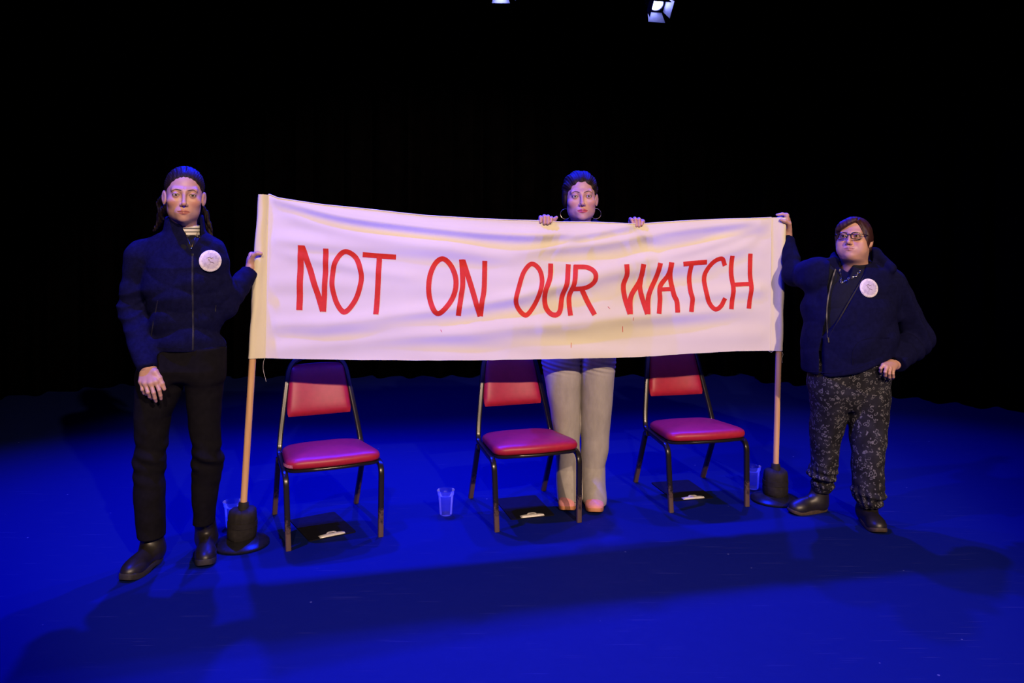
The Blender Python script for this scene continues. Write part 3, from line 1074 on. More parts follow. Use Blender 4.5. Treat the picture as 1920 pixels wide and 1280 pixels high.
def make_chair(label):
    root = empty('stacking_chair', (0, 0, 0), label, 'chair', 'red stacking chairs behind the banner')
    sq = rsq(0.0125, 0.45, 4)
    H = 0.335
    # legs
    for s in (-1, 1):
        m = MB(); m.sweep(fillet([(s * 0.212, 0.0, 0.0), (s * 0.221, 0.018, H), (s * 0.219, 0.13, H + 0.001)], 0.06, 8), sq, up=(1, 0, 0))
        m.build('leg', M['enamel'], root, sharp=50)
        m = MB(); m.sweep(fillet([(s * 0.2085, 0.514, 0.0), (s * 0.212, 0.345, H - 0.008), (s * 0.216, 0.30, H - 0.006)], 0.03, 6), sq, up=(1, 0, 0))
        m.build('leg', M['enamel'], root, sharp=50)
    # side rails, back posts and top arch: one bent tube
    path = []
    for s in (-1, 1):
        path.append([(s * 0.2195, 0.10, H + 0.001), (s * 0.205, 0.372, H + 0.004), (s * 0.196, 0.398, 0.42), (s * 0.136, 0.497, 0.795)])
    pl = path[0] + path[1][::-1]
    m = MB(); m.sweep(fillet(pl, [0.05, 0.05, 0.095, 0.095, 0.05, 0.05], 8), sq, up=(1, 0, 0))
    m.build('back_frame', M['enamel'], root, sharp=50)

    # seat outline (trapezoid with round corners)
    def outline(e, nc=7):
        c = [(-0.217 - e, -0.005 - e), (0.217 + e, -0.005 - e), (0.186 + e, 0.385 + e), (-0.186 - e, 0.385 + e)]
        pts = []
        for i in range(4):
            a, b, d = np.array(c[i - 1]), np.array(c[i]), np.array(c[(i + 1) % 4])
            r = 0.075 if i < 2 else 0.085
            d1 = (a - b) / np.linalg.norm(a - b); d2 = (d - b) / np.linalg.norm(d - b)
            for q in range(nc):
                t = q / (nc - 1)
                pts.append((1 - t) ** 2 * (b + d1 * r) + 2 * t * (1 - t) * b + t * t * (b + d2 * r))
            # bulge of front edge
            if i == 0:
                for t in (0.25, 0.5, 0.75):
                    p = (b + d2 * r) * (1 - t) + (d - d2 * r) * t
                    pts.append(p + (0, -0.014 * math.sin(math.pi * t)))
        return np.array(pts)
    slope = -0.055

    def slab(rows_, mat, name):
        V, Fs = [], []
        n = None
        for e, z in rows_:
            o = outline(e); n = len(o)
            V += [(x, y, z + slope * y) for x, y in o]
        for i in range(len(rows_) - 1):
            for q in range(n): Fs.append((i * n + q, i * n + (q + 1) % n, (i + 1) * n + (q + 1) % n, (i + 1) * n + q))
        Fs.append(tuple(range(n - 1, -1, -1)))
        # domed top
        c = np.array([0, 0.19]); o = outline(rows_[-1][0]); base = (len(rows_) - 1) * n; prev = base
        for f_, dz in ((0.85, 0.006), (0.6, 0.012), (0.3, 0.015)):
            st = len(V)
            V += [(*(c + (p - c) * f_), rows_[-1][1] + dz * (1 if name == 'seat' else 0) + slope * (c + (p - c) * f_)[1]) for p in o]
            for q in range(n): Fs.append((prev + q, prev + (q + 1) % n, st + (q + 1) % n, st + q))
            prev = st
        Fs.append(tuple(prev + q for q in range(n)))
        m = MB(); m.add(V, Fs)
        return m.build(name, mat, root, sharp=60)
    slab([(0.002, 0.345), (0.004, 0.347), (0.004, 0.357), (0.001, 0.359)], M['enamel'], 'seat_rim')
    slab([(-0.004, 0.3595), (0.004, 0.364), (0.007, 0.373), (0.007, 0.384), (0.002, 0.396), (-0.010, 0.404), (-0.028, 0.409)], M['vinyl'], 'seat')
    # padded back
    n, mm = 26, 18
    V, Fs = [], []
    for side in (-1, 1):
        for i in range(mm):
            v = i / (mm - 1) * 2 - 1
            for j in range(n):
                u = j / (n - 1) * 2 - 1
                z = 0.632 + v * 0.122
                half = 0.1615 + (0.135 - 0.1615) * (v + 1) / 2 + 0.002
                half *= 1 - 0.05 * abs(v) ** 8
                edge = (1 - abs(u) ** 6) * (1 - abs(v) ** 6)
                th = (0.010 + 0.022 * max(edge, 0) ** 0.5) if side < 0 else (0.006 + 0.006 * max(edge, 0) ** 0.5)
                yc = 0.398 + (z - 0.42) * 0.285 + 0.014 * (1 - u * u)
                V.append((u * half, yc + side * th - 0.004, z + 0.004 * (1 - u * u) * v))
    kk = np.arange(2 * n * mm).reshape(2, mm, n)
    for i in range(mm - 1):
        for j in range(n - 1):
            Fs.append((kk[0, i, j], kk[0, i, j + 1], kk[0, i + 1, j + 1], kk[0, i + 1, j]))
            Fs.append((kk[1, i, j], kk[1, i + 1, j], kk[1, i + 1, j + 1], kk[1, i, j + 1]))
    for j in range(n - 1):
        Fs.append((kk[0, 0, j], kk[1, 0, j], kk[1, 0, j + 1], kk[0, 0, j + 1]))
        Fs.append((kk[0, -1, j], kk[0, -1, j + 1], kk[1, -1, j + 1], kk[1, -1, j]))
    for i in range(mm - 1):
        Fs.append((kk[0, i, 0], kk[0, i + 1, 0], kk[1, i + 1, 0], kk[1, i, 0]))
        Fs.append((kk[0, i, -1], kk[1, i, -1], kk[1, i + 1, -1], kk[0, i + 1, -1]))
    m = MB(); m.add(V, Fs)
    m.build('backrest', M['vinyl'], root, sharp=50)
    return root


def copy_tree(o, parent=None):
    c = o.copy(); COL.objects.link(c); c.parent = parent
    for ch in list(o.children): copy_tree(ch, c)
    return c


chair_pose = [(-0.816, 3.748, 0.407, 'red vinyl chair with a scuffed seat corner, below NOT and nearest the tall woman'),
              (0.129, 3.958, 0.303, 'red vinyl chair standing in front of the khaki trousers, middle of the three'),
              (1.023, 4.205, 0.213, 'red vinyl chair below WATCH, beside the banner pole at the H end')]
chair0 = make_chair(chair_pose[0][3])
for i, (x, y, a, lab) in enumerate(chair_pose):
    ch = chair0 if i == 0 else copy_tree(chair0)
    ch.location = (x, y, 0); ch.rotation_euler = (0, 0, a); ch['label'] = lab
# the scuffed pale patch on the first chair's seat corner
m = MB()
pts = [(-0.2245, 0.062), (-0.222, 0.038), (-0.212, 0.016), (-0.192, 0.0)]
V, Fs = [], []
for zz in (0.372, 0.379, 0.386):
    for (x, y) in pts: V.append((x * 1.003 - 0.0012, y - 0.0035, zz + 0.004 * math.sin(40 * x)))
for i in range(2):
    for j in range(3): Fs.append((i * 4 + j, i * 4 + j + 1, (i + 1) * 4 + j + 1, (i + 1) * 4 + j))
m.add(V, Fs)
M['scuff'] = simple('scuffed_vinyl', (0.48, 0.13, 0.15), 0.8, 0, 0.6, 160)
seat0 = [c for c in chair0.children if c.name.startswith('seat') and 'rim' not in c.name][0]
tag(m.build('scuff_mark', M['scuff'], seat0), 'pale worn patch')

# ------------------------------------------------------------------ clipboards under the chairs


def make_clipboard(label):
    root = empty('clipboard', (0, 0, 0), label, 'clipboard', 'black clipboards lying under the chairs')
    m = MB()
    o = []
    for (cx, cy, a0) in ((0.105, 0.31, 0), (-0.105, 0.31, 1), (-0.105, 0.01, 2), (0.105, 0.01, 3)):
        for k in range(4):
            a = (a0 + k / 3) * math.pi / 2
            o.append((cx + 0.01 * math.cos(a), cy + 0.01 * math.sin(a)))
    n = len(o)
    V = [(x, y, 0.0) for x, y in o] + [(x, y, 0.0045) for x, y in o]
    m.add(V, [tuple(range(n - 1, -1, -1)), tuple(range(n, 2 * n))] + [(k, (k + 1) % n, n + (k + 1) % n, n + k) for k in range(n)])
    m.build('board', M['board'], root, sharp=30)
    c = MB()      # pressed steel clip: low curved plate, lever and rolled ends
    V, Fs = [], []
    prof = [(0.034, 0.0052), (0.032, 0.0075), (0.024, 0.012), (0.016, 0.0135), (0.008, 0.0125), (0.002, 0.008), (0.0, 0.005)]
    xs = np.linspace(-0.062, 0.062, 15)
    for x in xs:
        t = abs(x) / 0.062
        for (y, z) in prof: V.append((x, y * (1 - 0.12 * t ** 6) + 0.003 * t ** 6, 0.005 + (z - 0.005) * (1 - 0.75 * t ** 5)))
    for i in range(len(xs) - 1):
        for j in range(len(prof) - 1): Fs.append((i * 7 + j, i * 7 + j + 1, (i + 1) * 7 + j + 1, (i + 1) * 7 + j))
    c.add(V, Fs)
    clip = c.build('clip', M['chrome'], root, sharp=50)
    md = clip.modifiers.new('thickness', 'SOLIDIFY'); md.thickness = 0.0012
    l = MB(); l.sweep([(-0.058, 0.004, 0.0095), (0.058, 0.004, 0.0095)], circ(0.0032, 10))
    l.sweep(fillet([(-0.022, 0.02, 0.0135), (-0.014, 0.028, 0.0155), (0.014, 0.028, 0.0155), (0.022, 0.02, 0.0135)], 0.006, 4), np.array([(-0.0008, -0.004), (0.0008, -0.004), (0.0008, 0.004), (-0.0008, 0.004)]))
    l.build('lever', M['chrome'], clip)
    return root


cb = [(-0.844, 3.823, 0.544, 'black clipboard with steel clip under the scuffed red chair below NOT'),
      (0.106, 4.076, 0.282, 'black clipboard with steel clip under the red chair in front of the khaki trousers'),
      (0.978, 4.348, 0.226, 'black clipboard with steel clip under the red chair below WATCH')]
cb0 = make_clipboard(cb[0][3])
for i, (x, y, a, lab) in enumerate(cb):
    c = cb0 if i == 0 else copy_tree(cb0)
    c.location = (x, y, 0.0005); c.rotation_euler = (0, 0, a); c['label'] = lab

# ------------------------------------------------------------------ plastic cups of water


def make_cup(label):
    root = empty('plastic_cup', (0, 0, 0), label, 'cup', 'clear plastic cups of water on the floor')
    m = MB()
    outer = [(0.028, 0.0), (0.0305, 0.001), (0.0315, 0.004), (0.0385, 0.098), (0.0415, 0.101), (0.043, 0.119), (0.0455, 0.121), (0.0455, 0.124)]
    inner = [(0.0440, 0.1245), (0.0420, 0.119), (0.0405, 0.1025), (0.0375, 0.0995), (0.0305, 0.005), (0.0, 0.0035)]
    m.lathe(outer + inner, 40, cap=False)
    n = 40
    m.add([(0.028 * math.cos(2 * math.pi * k / n), 0.028 * math.sin(2 * math.pi * k / n), 0.0) for k in range(n)], [tuple(range(n - 1, -1, -1))])
    m.build('cup_body', M['plastic'], root, sharp=40)
    w = MB(); w.lathe([(0.0, 0.0040), (0.0300, 0.0055), (0.0369, 0.0975), (0.0, 0.0975)], 40, cap=False)
    w.build('water', M['water'], root, sharp=40)
    return root


cups = [(at(436, 939, 3.957), 'clear plastic cup half hidden behind the weighted base beside the tall woman'),
        (at(836, 964, floor_y(964)), 'clear plastic cup of water alone on the open floor left of the middle chair'),
        (at(1411.5, 915, floor_y(915)), 'clear plastic cup of water between the chair below WATCH and the weighted base')]
c0 = make_cup(cups[0][1])
for i, (p, lab) in enumerate(cups):
    c = c0 if i == 0 else copy_tree(c0)
    c.location = (p[0], p[1], 0.0005); c['label'] = lab

# ------------------------------------------------------------------ people


class Head:
    def __init__(s, c, yaw=0, pitch=0, roll=0, scale=1.0, **o):
        s.c = np.asarray(c, f32); s.s = scale; s.o = o
        Rm = Matrix.Rotation(math.radians(yaw), 3, 'Z') @ Matrix.Rotation(math.radians(roll), 3, 'Y') @ Matrix.Rotation(math.radians(pitch), 3, 'X')
        s.R = np.array(Rm, dtype=f32)

    def loc(s, P): return ((np.asarray(P, f32) - s.c) @ s.R) / f32(s.s)
    def wor(s, q): return np.asarray(q, float) @ np.array(s.R, float).T * s.s + np.array(s.c, float)

    def local_sdf(s, q):
        o = s.o
        fw, jaw, full = o.get('fw', 1.0), o.get('jaw', 1.0), o.get('full', 0.0)
        q = q.copy()
        x = np.abs(q[:, 0])
        m = np.stack([x, q[:, 1], q[:, 2]], 1)            # mirrored
        d = s_ell(q, (0, 0.016, 0.036), (0.0735, 0.094, 0.081))
        d = smin(d, s_ell(q, (0, -0.022, -0.030), (0.0655 * fw, 0.062, 0.078)), 0.03)
        d = smin(d, s_ell(q, (0, -0.032, -0.074), (0.046 * jaw, 0.048, 0.036)), 0.03)
        d = smin(d, s_ell(m, (0.040 * jaw, 0.0, -0.060), (0.019, 0.034, 0.030)), 0.028)
        d = smin(d, s_ell(q, (0, -0.070, -0.096), (0.019 * jaw, 0.017, 0.014)), 0.022)
        d = smin(d, s_ell(m, (0.043 * fw, -0.056, -0.026), (0.022, 0.022, 0.019)), 0.022)   # cheekbones
        if full > 0:
            d = smin(d, s_ell(m, (0.040, -0.044, -0.058), (0.026, 0.026, 0.030)) - full * 0.004, 0.03)
            d = smin(d, s_ell(q, (0, -0.018, -0.104), (0.046, 0.045, 0.020)), 0.03)
        d = smin(d, s_cap(m, (0.006, -0.080, 0.019), (0.040, -0.067, 0.021), 0.009, 0.009), 0.016)   # brow
        d = smax(d, -s_ell(m, (0.0325, -0.098, -0.002), (0.0185, 0.019, 0.0125)), 0.014)   # sockets
        # nose
        d = smin(d, s_cap(q, (0, -0.082, 0.012), (0, -0.1035, -0.033), 0.0065, 0.0085), 0.010)
        d = smin(d, s_sph(q, (0, -0.1045, -0.036), 0.0080), 0.008)
        d = smin(d, s_ell(m, (0.0108, -0.0925, -0.0405), (0.0060, 0.0090, 0.0062)), 0.006)
        d = smax(d, -s_ell(m, (0.0062, -0.0975, -0.0475), (0.0033, 0.0045, 0.0028)), 0.003)
        # mouth
        mz = o.get('mouth', -0.069)
        d = smin(d, s_ell(q, (0, -0.073, mz), (0.030, 0.020, 0.019)), 0.014)
        lw = o.get('lipw', 0.0225)
        d = smin(d, s_cap(m, (0.004, -0.0925, mz + 0.0045), (lw, -0.080, mz + 0.0005), 0.0042, 0.0022), 0.005)
        d = smin(d, s_cap(m, (0.000, -0.0925, mz - 0.0055), (lw * 0.82, -0.081, mz - 0.0012), 0.0050, 0.0024), 0.005)
        d = smax(d, -s_cap(m, (0, -0.0985, mz - 0.0003), (lw, -0.0845, mz - 0.0002), 0.0014, 0.0010), 0.003)
        d = smax(d, -s_ell(q, (0, -0.101, mz - 0.0165), (0.016, 0.008, 0.006)), 0.008)
        # lids
        ex, ey, eo = o.get('ex', 0.0318), -0.0725, o.get('eye_open', 0.0046)
        d = smin(d, s_sph(m, (ex, ey, 0), 0.0140), 0.005)
        d = smax(d, -s_ell(m, (ex, ey - 0.015, -0.0006), (0.0125, 0.013, eo)), 0.0012)
        # ears
        er = Matrix.Rotation(math.radians(-24), 3, 'Z') @ Matrix.Rotation(math.radians(-10), 3, 'X')
        er = np.array(er, f32)
        ear = s_ell(m, (0.0775, 0.012, -0.012), (0.0075, 0.0185, 0.031), er)
        ear = smax(ear, -s_ell(m, (0.0845, 0.004, -0.009), (0.0055, 0.0105, 0.019), er), 0.004)
        d = smin(d, ear, 0.006)
        return d

    def sdf(s, P):
        q = s.loc(P)
        d = s.local_sdf(q)
        return d * f32(s.s)

    def surf_y(s, x, z):
        """front surface y of the face in local units"""
        y = np.linspace(-0.125, -0.02, 400)
        q = np.stack([np.full_like(y, x), y, np.full_like(y, z)], 1).astype(f32)
        k = np.nonzero(s.local_sdf(q) < 0)[0]
        return y[k[0]] if len(k) else -0.07

    def tone(s, P, base, lip, lipamt=1.0, blush=0.5, shadow=0.0):
        q = s.loc(P); x = np.abs(q[:, 0]); z = q[:, 2]; y = q[:, 1]
        col = np.tile(np.array(base, f32), (len(P), 1))
        face = (y < -0.03) & (np.abs(z) < 0.14) & (x < 0.09)

        def mixc(m, c):
            m = (np.clip(m, 0, 1) * face)[:, None].astype(f32)
            return col * (1 - m) + np.array(c, f32) * m
        mz = s.o.get('mouth', -0.069); lw = s.o.get('lipw', 0.0225) + 0.002
        t = np.clip(x / lw, 0, 1)
        up = mz + 0.0090 * (1 - t ** 2.2) - 0.0018 * np.exp(-(x / 0.004) ** 2)
        lo = mz - 0.0115 * (1 - t ** 2.4)
        e = 0.0011
        mk = np.clip((up - z) / e, 0, 1) * np.clip((z - lo) / e, 0, 1) * (x < lw)
        col = mixc(np.exp(-((x - 0.043) / 0.018) ** 2 - ((z + 0.034) / 0.018) ** 2) * blush, (base[0], base[1] * 0.72, base[2] * 0.72))
        col = mixc(np.exp(-(x / 0.014) ** 2 - ((z + 0.038) / 0.012) ** 2) * 0.3, (base[0], base[1] * 0.8, base[2] * 0.8))
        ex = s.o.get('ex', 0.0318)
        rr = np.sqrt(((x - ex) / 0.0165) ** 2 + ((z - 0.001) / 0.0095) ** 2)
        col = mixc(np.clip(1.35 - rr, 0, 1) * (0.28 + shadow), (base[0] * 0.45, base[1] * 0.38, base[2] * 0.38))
        r2 = np.sqrt(((x - ex) / 0.0138) ** 2 + ((z - 0.0) / (s.o.get('eye_open', 0.0046) + 0.0016)) ** 2)
        col = mixc(np.clip((1.12 - r2) * 6, 0, 1) * 0.85, (0.03, 0.017, 0.013))
        col = mixc(mk * lipamt, lip)
        col = mixc(np.exp(-((z - mz) / 0.0013) ** 2) * (x < lw) * 0.6, (lip[0] * 0.3, lip[1] * 0.25, lip[2] * 0.25))
        return col


def sphere_mesh(name, r, n=24, m=16):
    mb = MB()
    prof = [(max(r * math.sin(math.pi * k / m), 1e-5), -r * math.cos(math.pi * k / m)) for k in range(m + 1)]
    mb.lathe(prof, n, cap=False)
    return mb.mesh(name)


def add_eyes(h, body, gaze_yaw=0.0, gaze_pitch=0.0):
    for sx in (-1, 1):
        p = h.wor([sx * h.o.get('ex', 0.0318), -0.0725, 0.0])
        me = sphere_mesh('eye', 0.0128 * h.s)
        o = link('eye', me, M['eye'], body)
        o.location = Vector(p) - Vector(body.parent.location) if body.parent else Vector(p)
        o.rotation_euler = (Matrix(h.R.tolist()) @ Matrix.Rotation(math.radians(gaze_yaw), 3, 'Z') @ Matrix.Rotation(math.radians(gaze_pitch), 3, 'X')).to_euler()


def add_brows(h, body, z0=0.0195, arch=0.006, thick=0.0026, x0=0.011, x1=0.049, slant=0.0, mat='brow'):
    for sx in (-1, 1):
        pts, secs = [], []
        for k in range(15):
            t = k / 14
            x = x0 + (x1 - x0) * t
            z = z0 + arch * math.sin(min(t / 0.62, 1) * math.pi / 2) - 0.009 * max(t - 0.62, 0) / 0.38 + slant * t
            y = h.surf_y(x, z)
            pts.append(h.wor([sx * x, y + 0.0006, z]))
            w = thick * (0.55 + 0.45 * math.sin(min(t * 3, 1) * math.pi / 2)) * (1 - 0.75 * max(t - 0.5, 0) / 0.5) * h.s
            secs.append(np.c_[w * np.sin(np.arange(8) * math.pi / 4), 0.0014 * h.s * np.cos(np.arange(8) * math.pi / 4)])
        m = MB(); m.sweep(pts, secs, up=(0, 0, 1))
        m.build('eyebrow', M[mat], body, True)


def hand_sdf(wrist, knuckles, fingers, thumb, pr=0.0125, wr=0.022, fr=(0.0088, 0.0082, 0.0074, 0.0062), tr=(0.0125, 0.0108, 0.0096, 0.0078)):
    """fingers / thumb: polylines of world points (each finger starts at its knuckle)"""
    allp = np.array([wrist] + list(knuckles) + [p for f in fingers for p in f] + list(thumb))
    lo, hi = allp.min(0) - 0.035, allp.max(0) + 0.035
    kn = [np.array(k) for k in knuckles]; w = np.array(wrist)
    wd = (kn[-1] - kn[0]); wd /= np.linalg.norm(wd)

    def fn(P):
        d = None
        for i, k in enumerate(kn):
            a = w + wd * (i / (len(kn) - 1) - 0.5) * 0.030
            e = s_cap(P, a, k, wr * 0.75, pr if i < 3 else pr * 0.9)
            d = e if d is None else smin(d, e, 0.014)
        t0 = np.array(thumb[0])
        d = smin(d, s_cap(P, w + (t0 - w) * 0.15, t0, wr * 0.7, tr[0]), 0.014)
        fd = None
        for f, sc in zip(fingers, (1.0, 1.04, 1.0, 0.88)):
            e = None
            for j in range(len(f) - 1):
                c = s_cap(P, f[j], f[j + 1], fr[j] * sc, fr[j + 1] * sc)
                e = c if e is None else smin(e, c, 0.003)
            fd = e if fd is None else smin(fd, e, 0.0012)
        d = smin(d, fd, 0.008)
        e = None
        for j in range(len(thumb) - 1):
            c = s_cap(P, thumb[j], thumb[j + 1], tr[j], tr[j + 1])
            e = c if e is None else smin(e, c, 0.004)
        return smin(d, e, 0.007)
    return group_sdf(lo, hi, fn)


def caps_sdf(chain, k=0.03):
    """chain: list of (a, b, ra, rb)"""
    pts = np.array([p for c in chain for p in (c[0], c[1])]); r = max(max(c[2], c[3]) for c in chain)

    def fn(P):
        d = None
        for a, b, ra, rb in chain:
            e = s_cap(P, a, b, ra, rb)
            d = e if d is None else smin(d, e, k)
        return d
    return group_sdf(pts.min(0) - r - 0.03, pts.max(0) + r + 0.03, fn), pts.min(0) - r, pts.max(0) + r


def make_body(root, head, hands, chain, base, lip, lo, hi, h=0.0023, **tk):
    hc = np.array(head.c, float)
    neck = [c for c in chain if len(c) == 5]
    core = [c for c in chain if len(c) == 4]
    cf, clo, chi = caps_sdf(core)

    def hf(P):
        d = head.sdf(P)
        for a, b, ra, rb, _ in neck: d = smin(d, s_cap(P, a, b, ra, rb), 0.03)
        return d
    npt = np.array([hc] + [p for c in neck for p in c[:2]])
    hg = group_sdf(npt.min(0) - 0.16, npt.max(0) + 0.16, hf)

    def fn(P):
        d = np.minimum(cf(P), hg(P))
        for q in hands: d = np.minimum(d, q(P))
        return d
    me, V = mesh_sdf('body', fn, lo, hi, h)
    tone = head.tone(V, base, lip, **tk)
    at_ = me.color_attributes.new('tone', 'FLOAT_COLOR', 'POINT')
    at_.data.foreach_set('color', np.c_[tone, np.ones(len(V))].astype(f32).ravel())
    o = link('body', me, M['skin'], root, True)
    return o


def cloth_part(root, name, mat, fn, lo, hi, h=0.0042):
    me, V = mesh_sdf(name, fn, lo, hi, h)
    return link(name, me, M[mat], root, True)


def on_surface(fn, pts, y0, y1, off=0.002):
    out = []
    for p in pts:
        q, n = ray_hit(fn, p[0], p[1], y0, y1)
        out.append(q + n * off)
    return out


def strip(root, name, mat, pts, w, t=0.0015, par=None, up=(1, 0, 0)):
    m = MB(); m.sweep(smooth_curve(pts, 4), np.array([(-w, -t), (w, -t), (w, t), (-w, t)]), up=up)
    return m.build(name, M[mat], par or root, True)


def badge(parent, fn, px, py, y0, y1, r, roll=0.0, clip=None):
    p, n = ray_hit(fn, px, py, y0, y1)
    # average normal over the disc so that it lies flat on the cloth
    ns = [ray_hit(fn, px + dx, py + dy, y0, y1)[1] for dx in (-9, 0, 9) for dy in (-9, 0, 9)]
    n = np.mean(ns, 0); n /= np.linalg.norm(n)
    root = parent
    m = MB(); m.lathe([(r * 0.93, -0.001), (r * 0.95, 0.003), (r * 0.9, 0.0042), (0.0, 0.0046)], 40, cap=True)
    z = Vector(n); rot = z.to_track_quat('Z', 'Y').to_matrix()
    me = m.mesh('badge'); o = link('badge', me, M['badge'], root)
    w = Matrix.Identity(4); q = root
    while q is not None: w = q.matrix_basis @ w; q = q.parent
    loc = Vector(p + n * 0.0035)
    o.matrix_basis = w.inverted() @ (Matrix.Translation(loc) @ rot.to_4x4())
    me.set_sharp_from_angle(angle=math.radians(40))
    m = MB(); m.sweep(circle_pts(r * 0.965, 48), circ(0.0018, 8), closed=True)
    m.build('badge_rim', M['badge_rim'], o)
    # small printed figure: head, body stroke and a base line, drawn in dark ink
    m = MB()
    zt = 0.0049
    for a, b in (((-0.012, 0.012), (-0.004, 0.016)), ((-0.004, 0.016), (0.003, 0.010)), ((0.003, 0.010), (0.010, 0.013)), ((-0.010, 0.006), (-0.002, 0.003)), ((-0.004, -0.004), (0.008, -0.006)), ((0.008, -0.006), (0.014, -0.011))):
        m.sweep([(a[0] * r / 0.045, a[1] * r / 0.045, zt), (b[0] * r / 0.045, b[1] * r / 0.045, zt)], np.array([(-0.0002, -0.0012), (0.0002, -0.0012), (0.0002, 0.0012), (-0.0002, 0.0012)]))
    m.build('badge_print', M['badge_ink'], o)
    return o


def shoe(root, heel, toe, w, ankle, ar, hz, mat, sole_mat, name='shoe', sole_t=0.022, heel_h=0.0, toe_h=0.038, mid_h=0.052, seed=0, shaft=True):
    """heel, toe: floor points; ankle: world point of the shaft's top; ar: shaft radius"""
    heel = np.array([heel[0], heel[1], 0.0]); toe = np.array([toe[0], toe[1], 0.0])
    L_ = np.linalg.norm(toe - heel); u = (toe - heel) / L_; v = np.array((-u[1], u[0], 0))
    R = np.stack([u, v, np.array((0, 0, 1.0))], 1).astype(f32)
    a_loc = (np.array(ankle) - heel) @ R
    wv = Wave(seed + 11, 90, (1, 1, 1), 6)

    def fn(P):
        q = (P - heel.astype(f32)) @ R
        d = s_ell(q, (0.74 * L_, 0, sole_t + 0.006), (0.25 * L_, w, toe_h))
        d = smin(d, s_ell(q, (0.42 * L_, 0, sole_t + 0.012), (0.36 * L_, w * 0.82, mid_h)), 0.03)
        d = smin(d, s_ell(q, (0.16 * L_, 0, sole_t + 0.022), (0.155 * L_, w * 0.80, mid_h - 0.002)), 0.025)
        if shaft:
            d = smin(d, s_cap(q, (0.22 * L_, 0, sole_t + 0.04), a_loc, ar * 1.02, ar), 0.035)
            d = np.maximum(d, q[:, 2] - a_loc[2])
        d = d + 0.0012 * wv(P) * np.exp(-((q[:, 0] - 0.45 * L_) / (0.2 * L_)) ** 2)
        return np.maximum(d, sole_t - 0.004 - q[:, 2])
    pts = np.array([heel, toe, ankle])
    o = cloth_part(root, name, mat, fn, pts.min(0) - (0.09, 0.09, 0.01), pts.max(0) + (0.09, 0.09, 0.04), 0.0034)
    # sole with its own outline
    n = 40; V, Fs = [], []
    prof = []
    for k in range(n):
        a = 2 * math.pi * k / n
        s_ = 0.5 - 0.505 * math.cos(a)
        hw = w * 1.06 * (0.86 + 0.16 * math.sin((s_ - 0.35) * 2.6)) * abs(math.sin(a)) ** 0.55
        prof.append((s_ * L_, hw * (1 if math.sin(a) >= 0 else -1)))
    lay = [(0.0, 0.97), (0.003, 1.0), (sole_t - 0.004, 1.0), (sole_t, 0.985)]
    for z, sc in lay:
        for (x, y) in prof:
            lift = 0.010 * max((x / L_ - 0.78) / 0.22, 0) ** 2
            hh = (heel_h if (heel_h and 0.30 * L_ < x < 0.52 * L_ and z < 0.01) else 0)
            q = heel + u * (0.5 * L_ + (x - 0.5 * L_) * sc) + v * y * sc
            V.append((q[0], q[1], z + lift + hh + 0.0005))
    for i in range(len(lay) - 1):
        for k in range(n): Fs.append((i * n + k, i * n + (k + 1) % n, (i + 1) * n + (k + 1) % n, (i + 1) * n + k))
    Fs += [tuple(range(n - 1, -1, -1)), tuple((len(lay) - 1) * n + k for k in range(n))]
    m = MB(); m.add(V, Fs)
    m.build('sole', M[sole_mat], o, True, sharp=50)
    return o


def seg_dist(P, a, b):
    return s_cap(P, a, b, 0.0, 0.0)


def arm_axis_cut(P, a, b, cut):
    """plane through b across the arm a->b, positive beyond the cuff"""
    d = np.array(b, f32) - np.array(a, f32); d /= np.linalg.norm(d)
    return (P - np.array(b, f32)) @ d - f32(cut)

# ---- the tall woman at the left end of the banner
YA = 3.52
pa = at(325, 1052, floor_y(1052))
A = empty('person', (pa[0], pa[1], 0), 'person with dark ponytail, navy fleece and black trousers, holding the banner pole left', 'person')
S = lambda px, py, dy=0.0: at(px, py, YA + dy)
hA = Head(at(345.5, 366.5, YA - 0.02), yaw=22, pitch=1, roll=2.0, scale=1.03, fw=0.97, jaw=0.97, eye_open=0.0034, mouth=-0.069, lipw=0.0235)
wrR, elR, shR = S(274.5, 686, -0.125), S(248, 582, 0.02), S(263, 478, 0.01)
wrL, elL, shL = at(467, 508, 3.715), S(423, 574, 0.05), S(396, 478, 0.02)
G = lambda px, py, dy: at(px, py, 3.368 + dy)
handAR = hand_sdf(G(278, 690, 0.03), [G(292, 715, -.008), G(282.5, 718, -.012), G(272, 718, -.008), G(264.5, 715, 0)],
                  [[G(292, 715, -.008), G(298.5, 731, -.012), G(301, 741, -.002), G(302, 747.5, .008)],
                   [G(282.5, 718, -.012), G(288, 736, -.018), G(290.5, 746, -.008), G(292.5, 752, .004)],
                   [G(272, 718, -.008), G(277.5, 735, -.016), G(280.5, 743, .004), G(284, 746.5, .02)],
                   [G(264.5, 715, 0), G(267, 730, -.006), G(270, 736.5, .012), G(274, 739.5, .025)]],
                  [G(291, 697, .006), G(299, 708, .004), G(304, 719, .004), G(308, 729, .006)], wr=0.026)
K = lambda px, py, Y: at(px, py, Y)
handAL = hand_sdf(K(468, 506, 3.722), [K(471, 477, 3.752), K(468, 484, 3.760), K(467, 491, 3.762), K(468, 498, 3.760)],
                  [[K(471, 477, 3.752), K(480, 474, 3.780), K(491, 475, 3.782), K(496, 477, 3.770)],
                   [K(468, 484, 3.760), K(479, 482, 3.784), K(490, 482, 3.784), K(495, 484, 3.772)],
                   [K(467, 491, 3.762), K(478, 489, 3.784), K(489, 489, 3.784), K(494, 491, 3.772)],
                   [K(468, 498, 3.760), K(477, 496, 3.780), K(487, 496, 3.782), K(492, 498, 3.772)]],
                  [K(470, 489, 3.715), K(475.5, 478, 3.700), K(482.5, 474.5, 3.694), K(489.5, 475.5, 3.698)], pr=0.0115, wr=0.020)
nkT = hA.wor([0, 0.022, -0.07]); nkB = S(346, 448, 0.03)
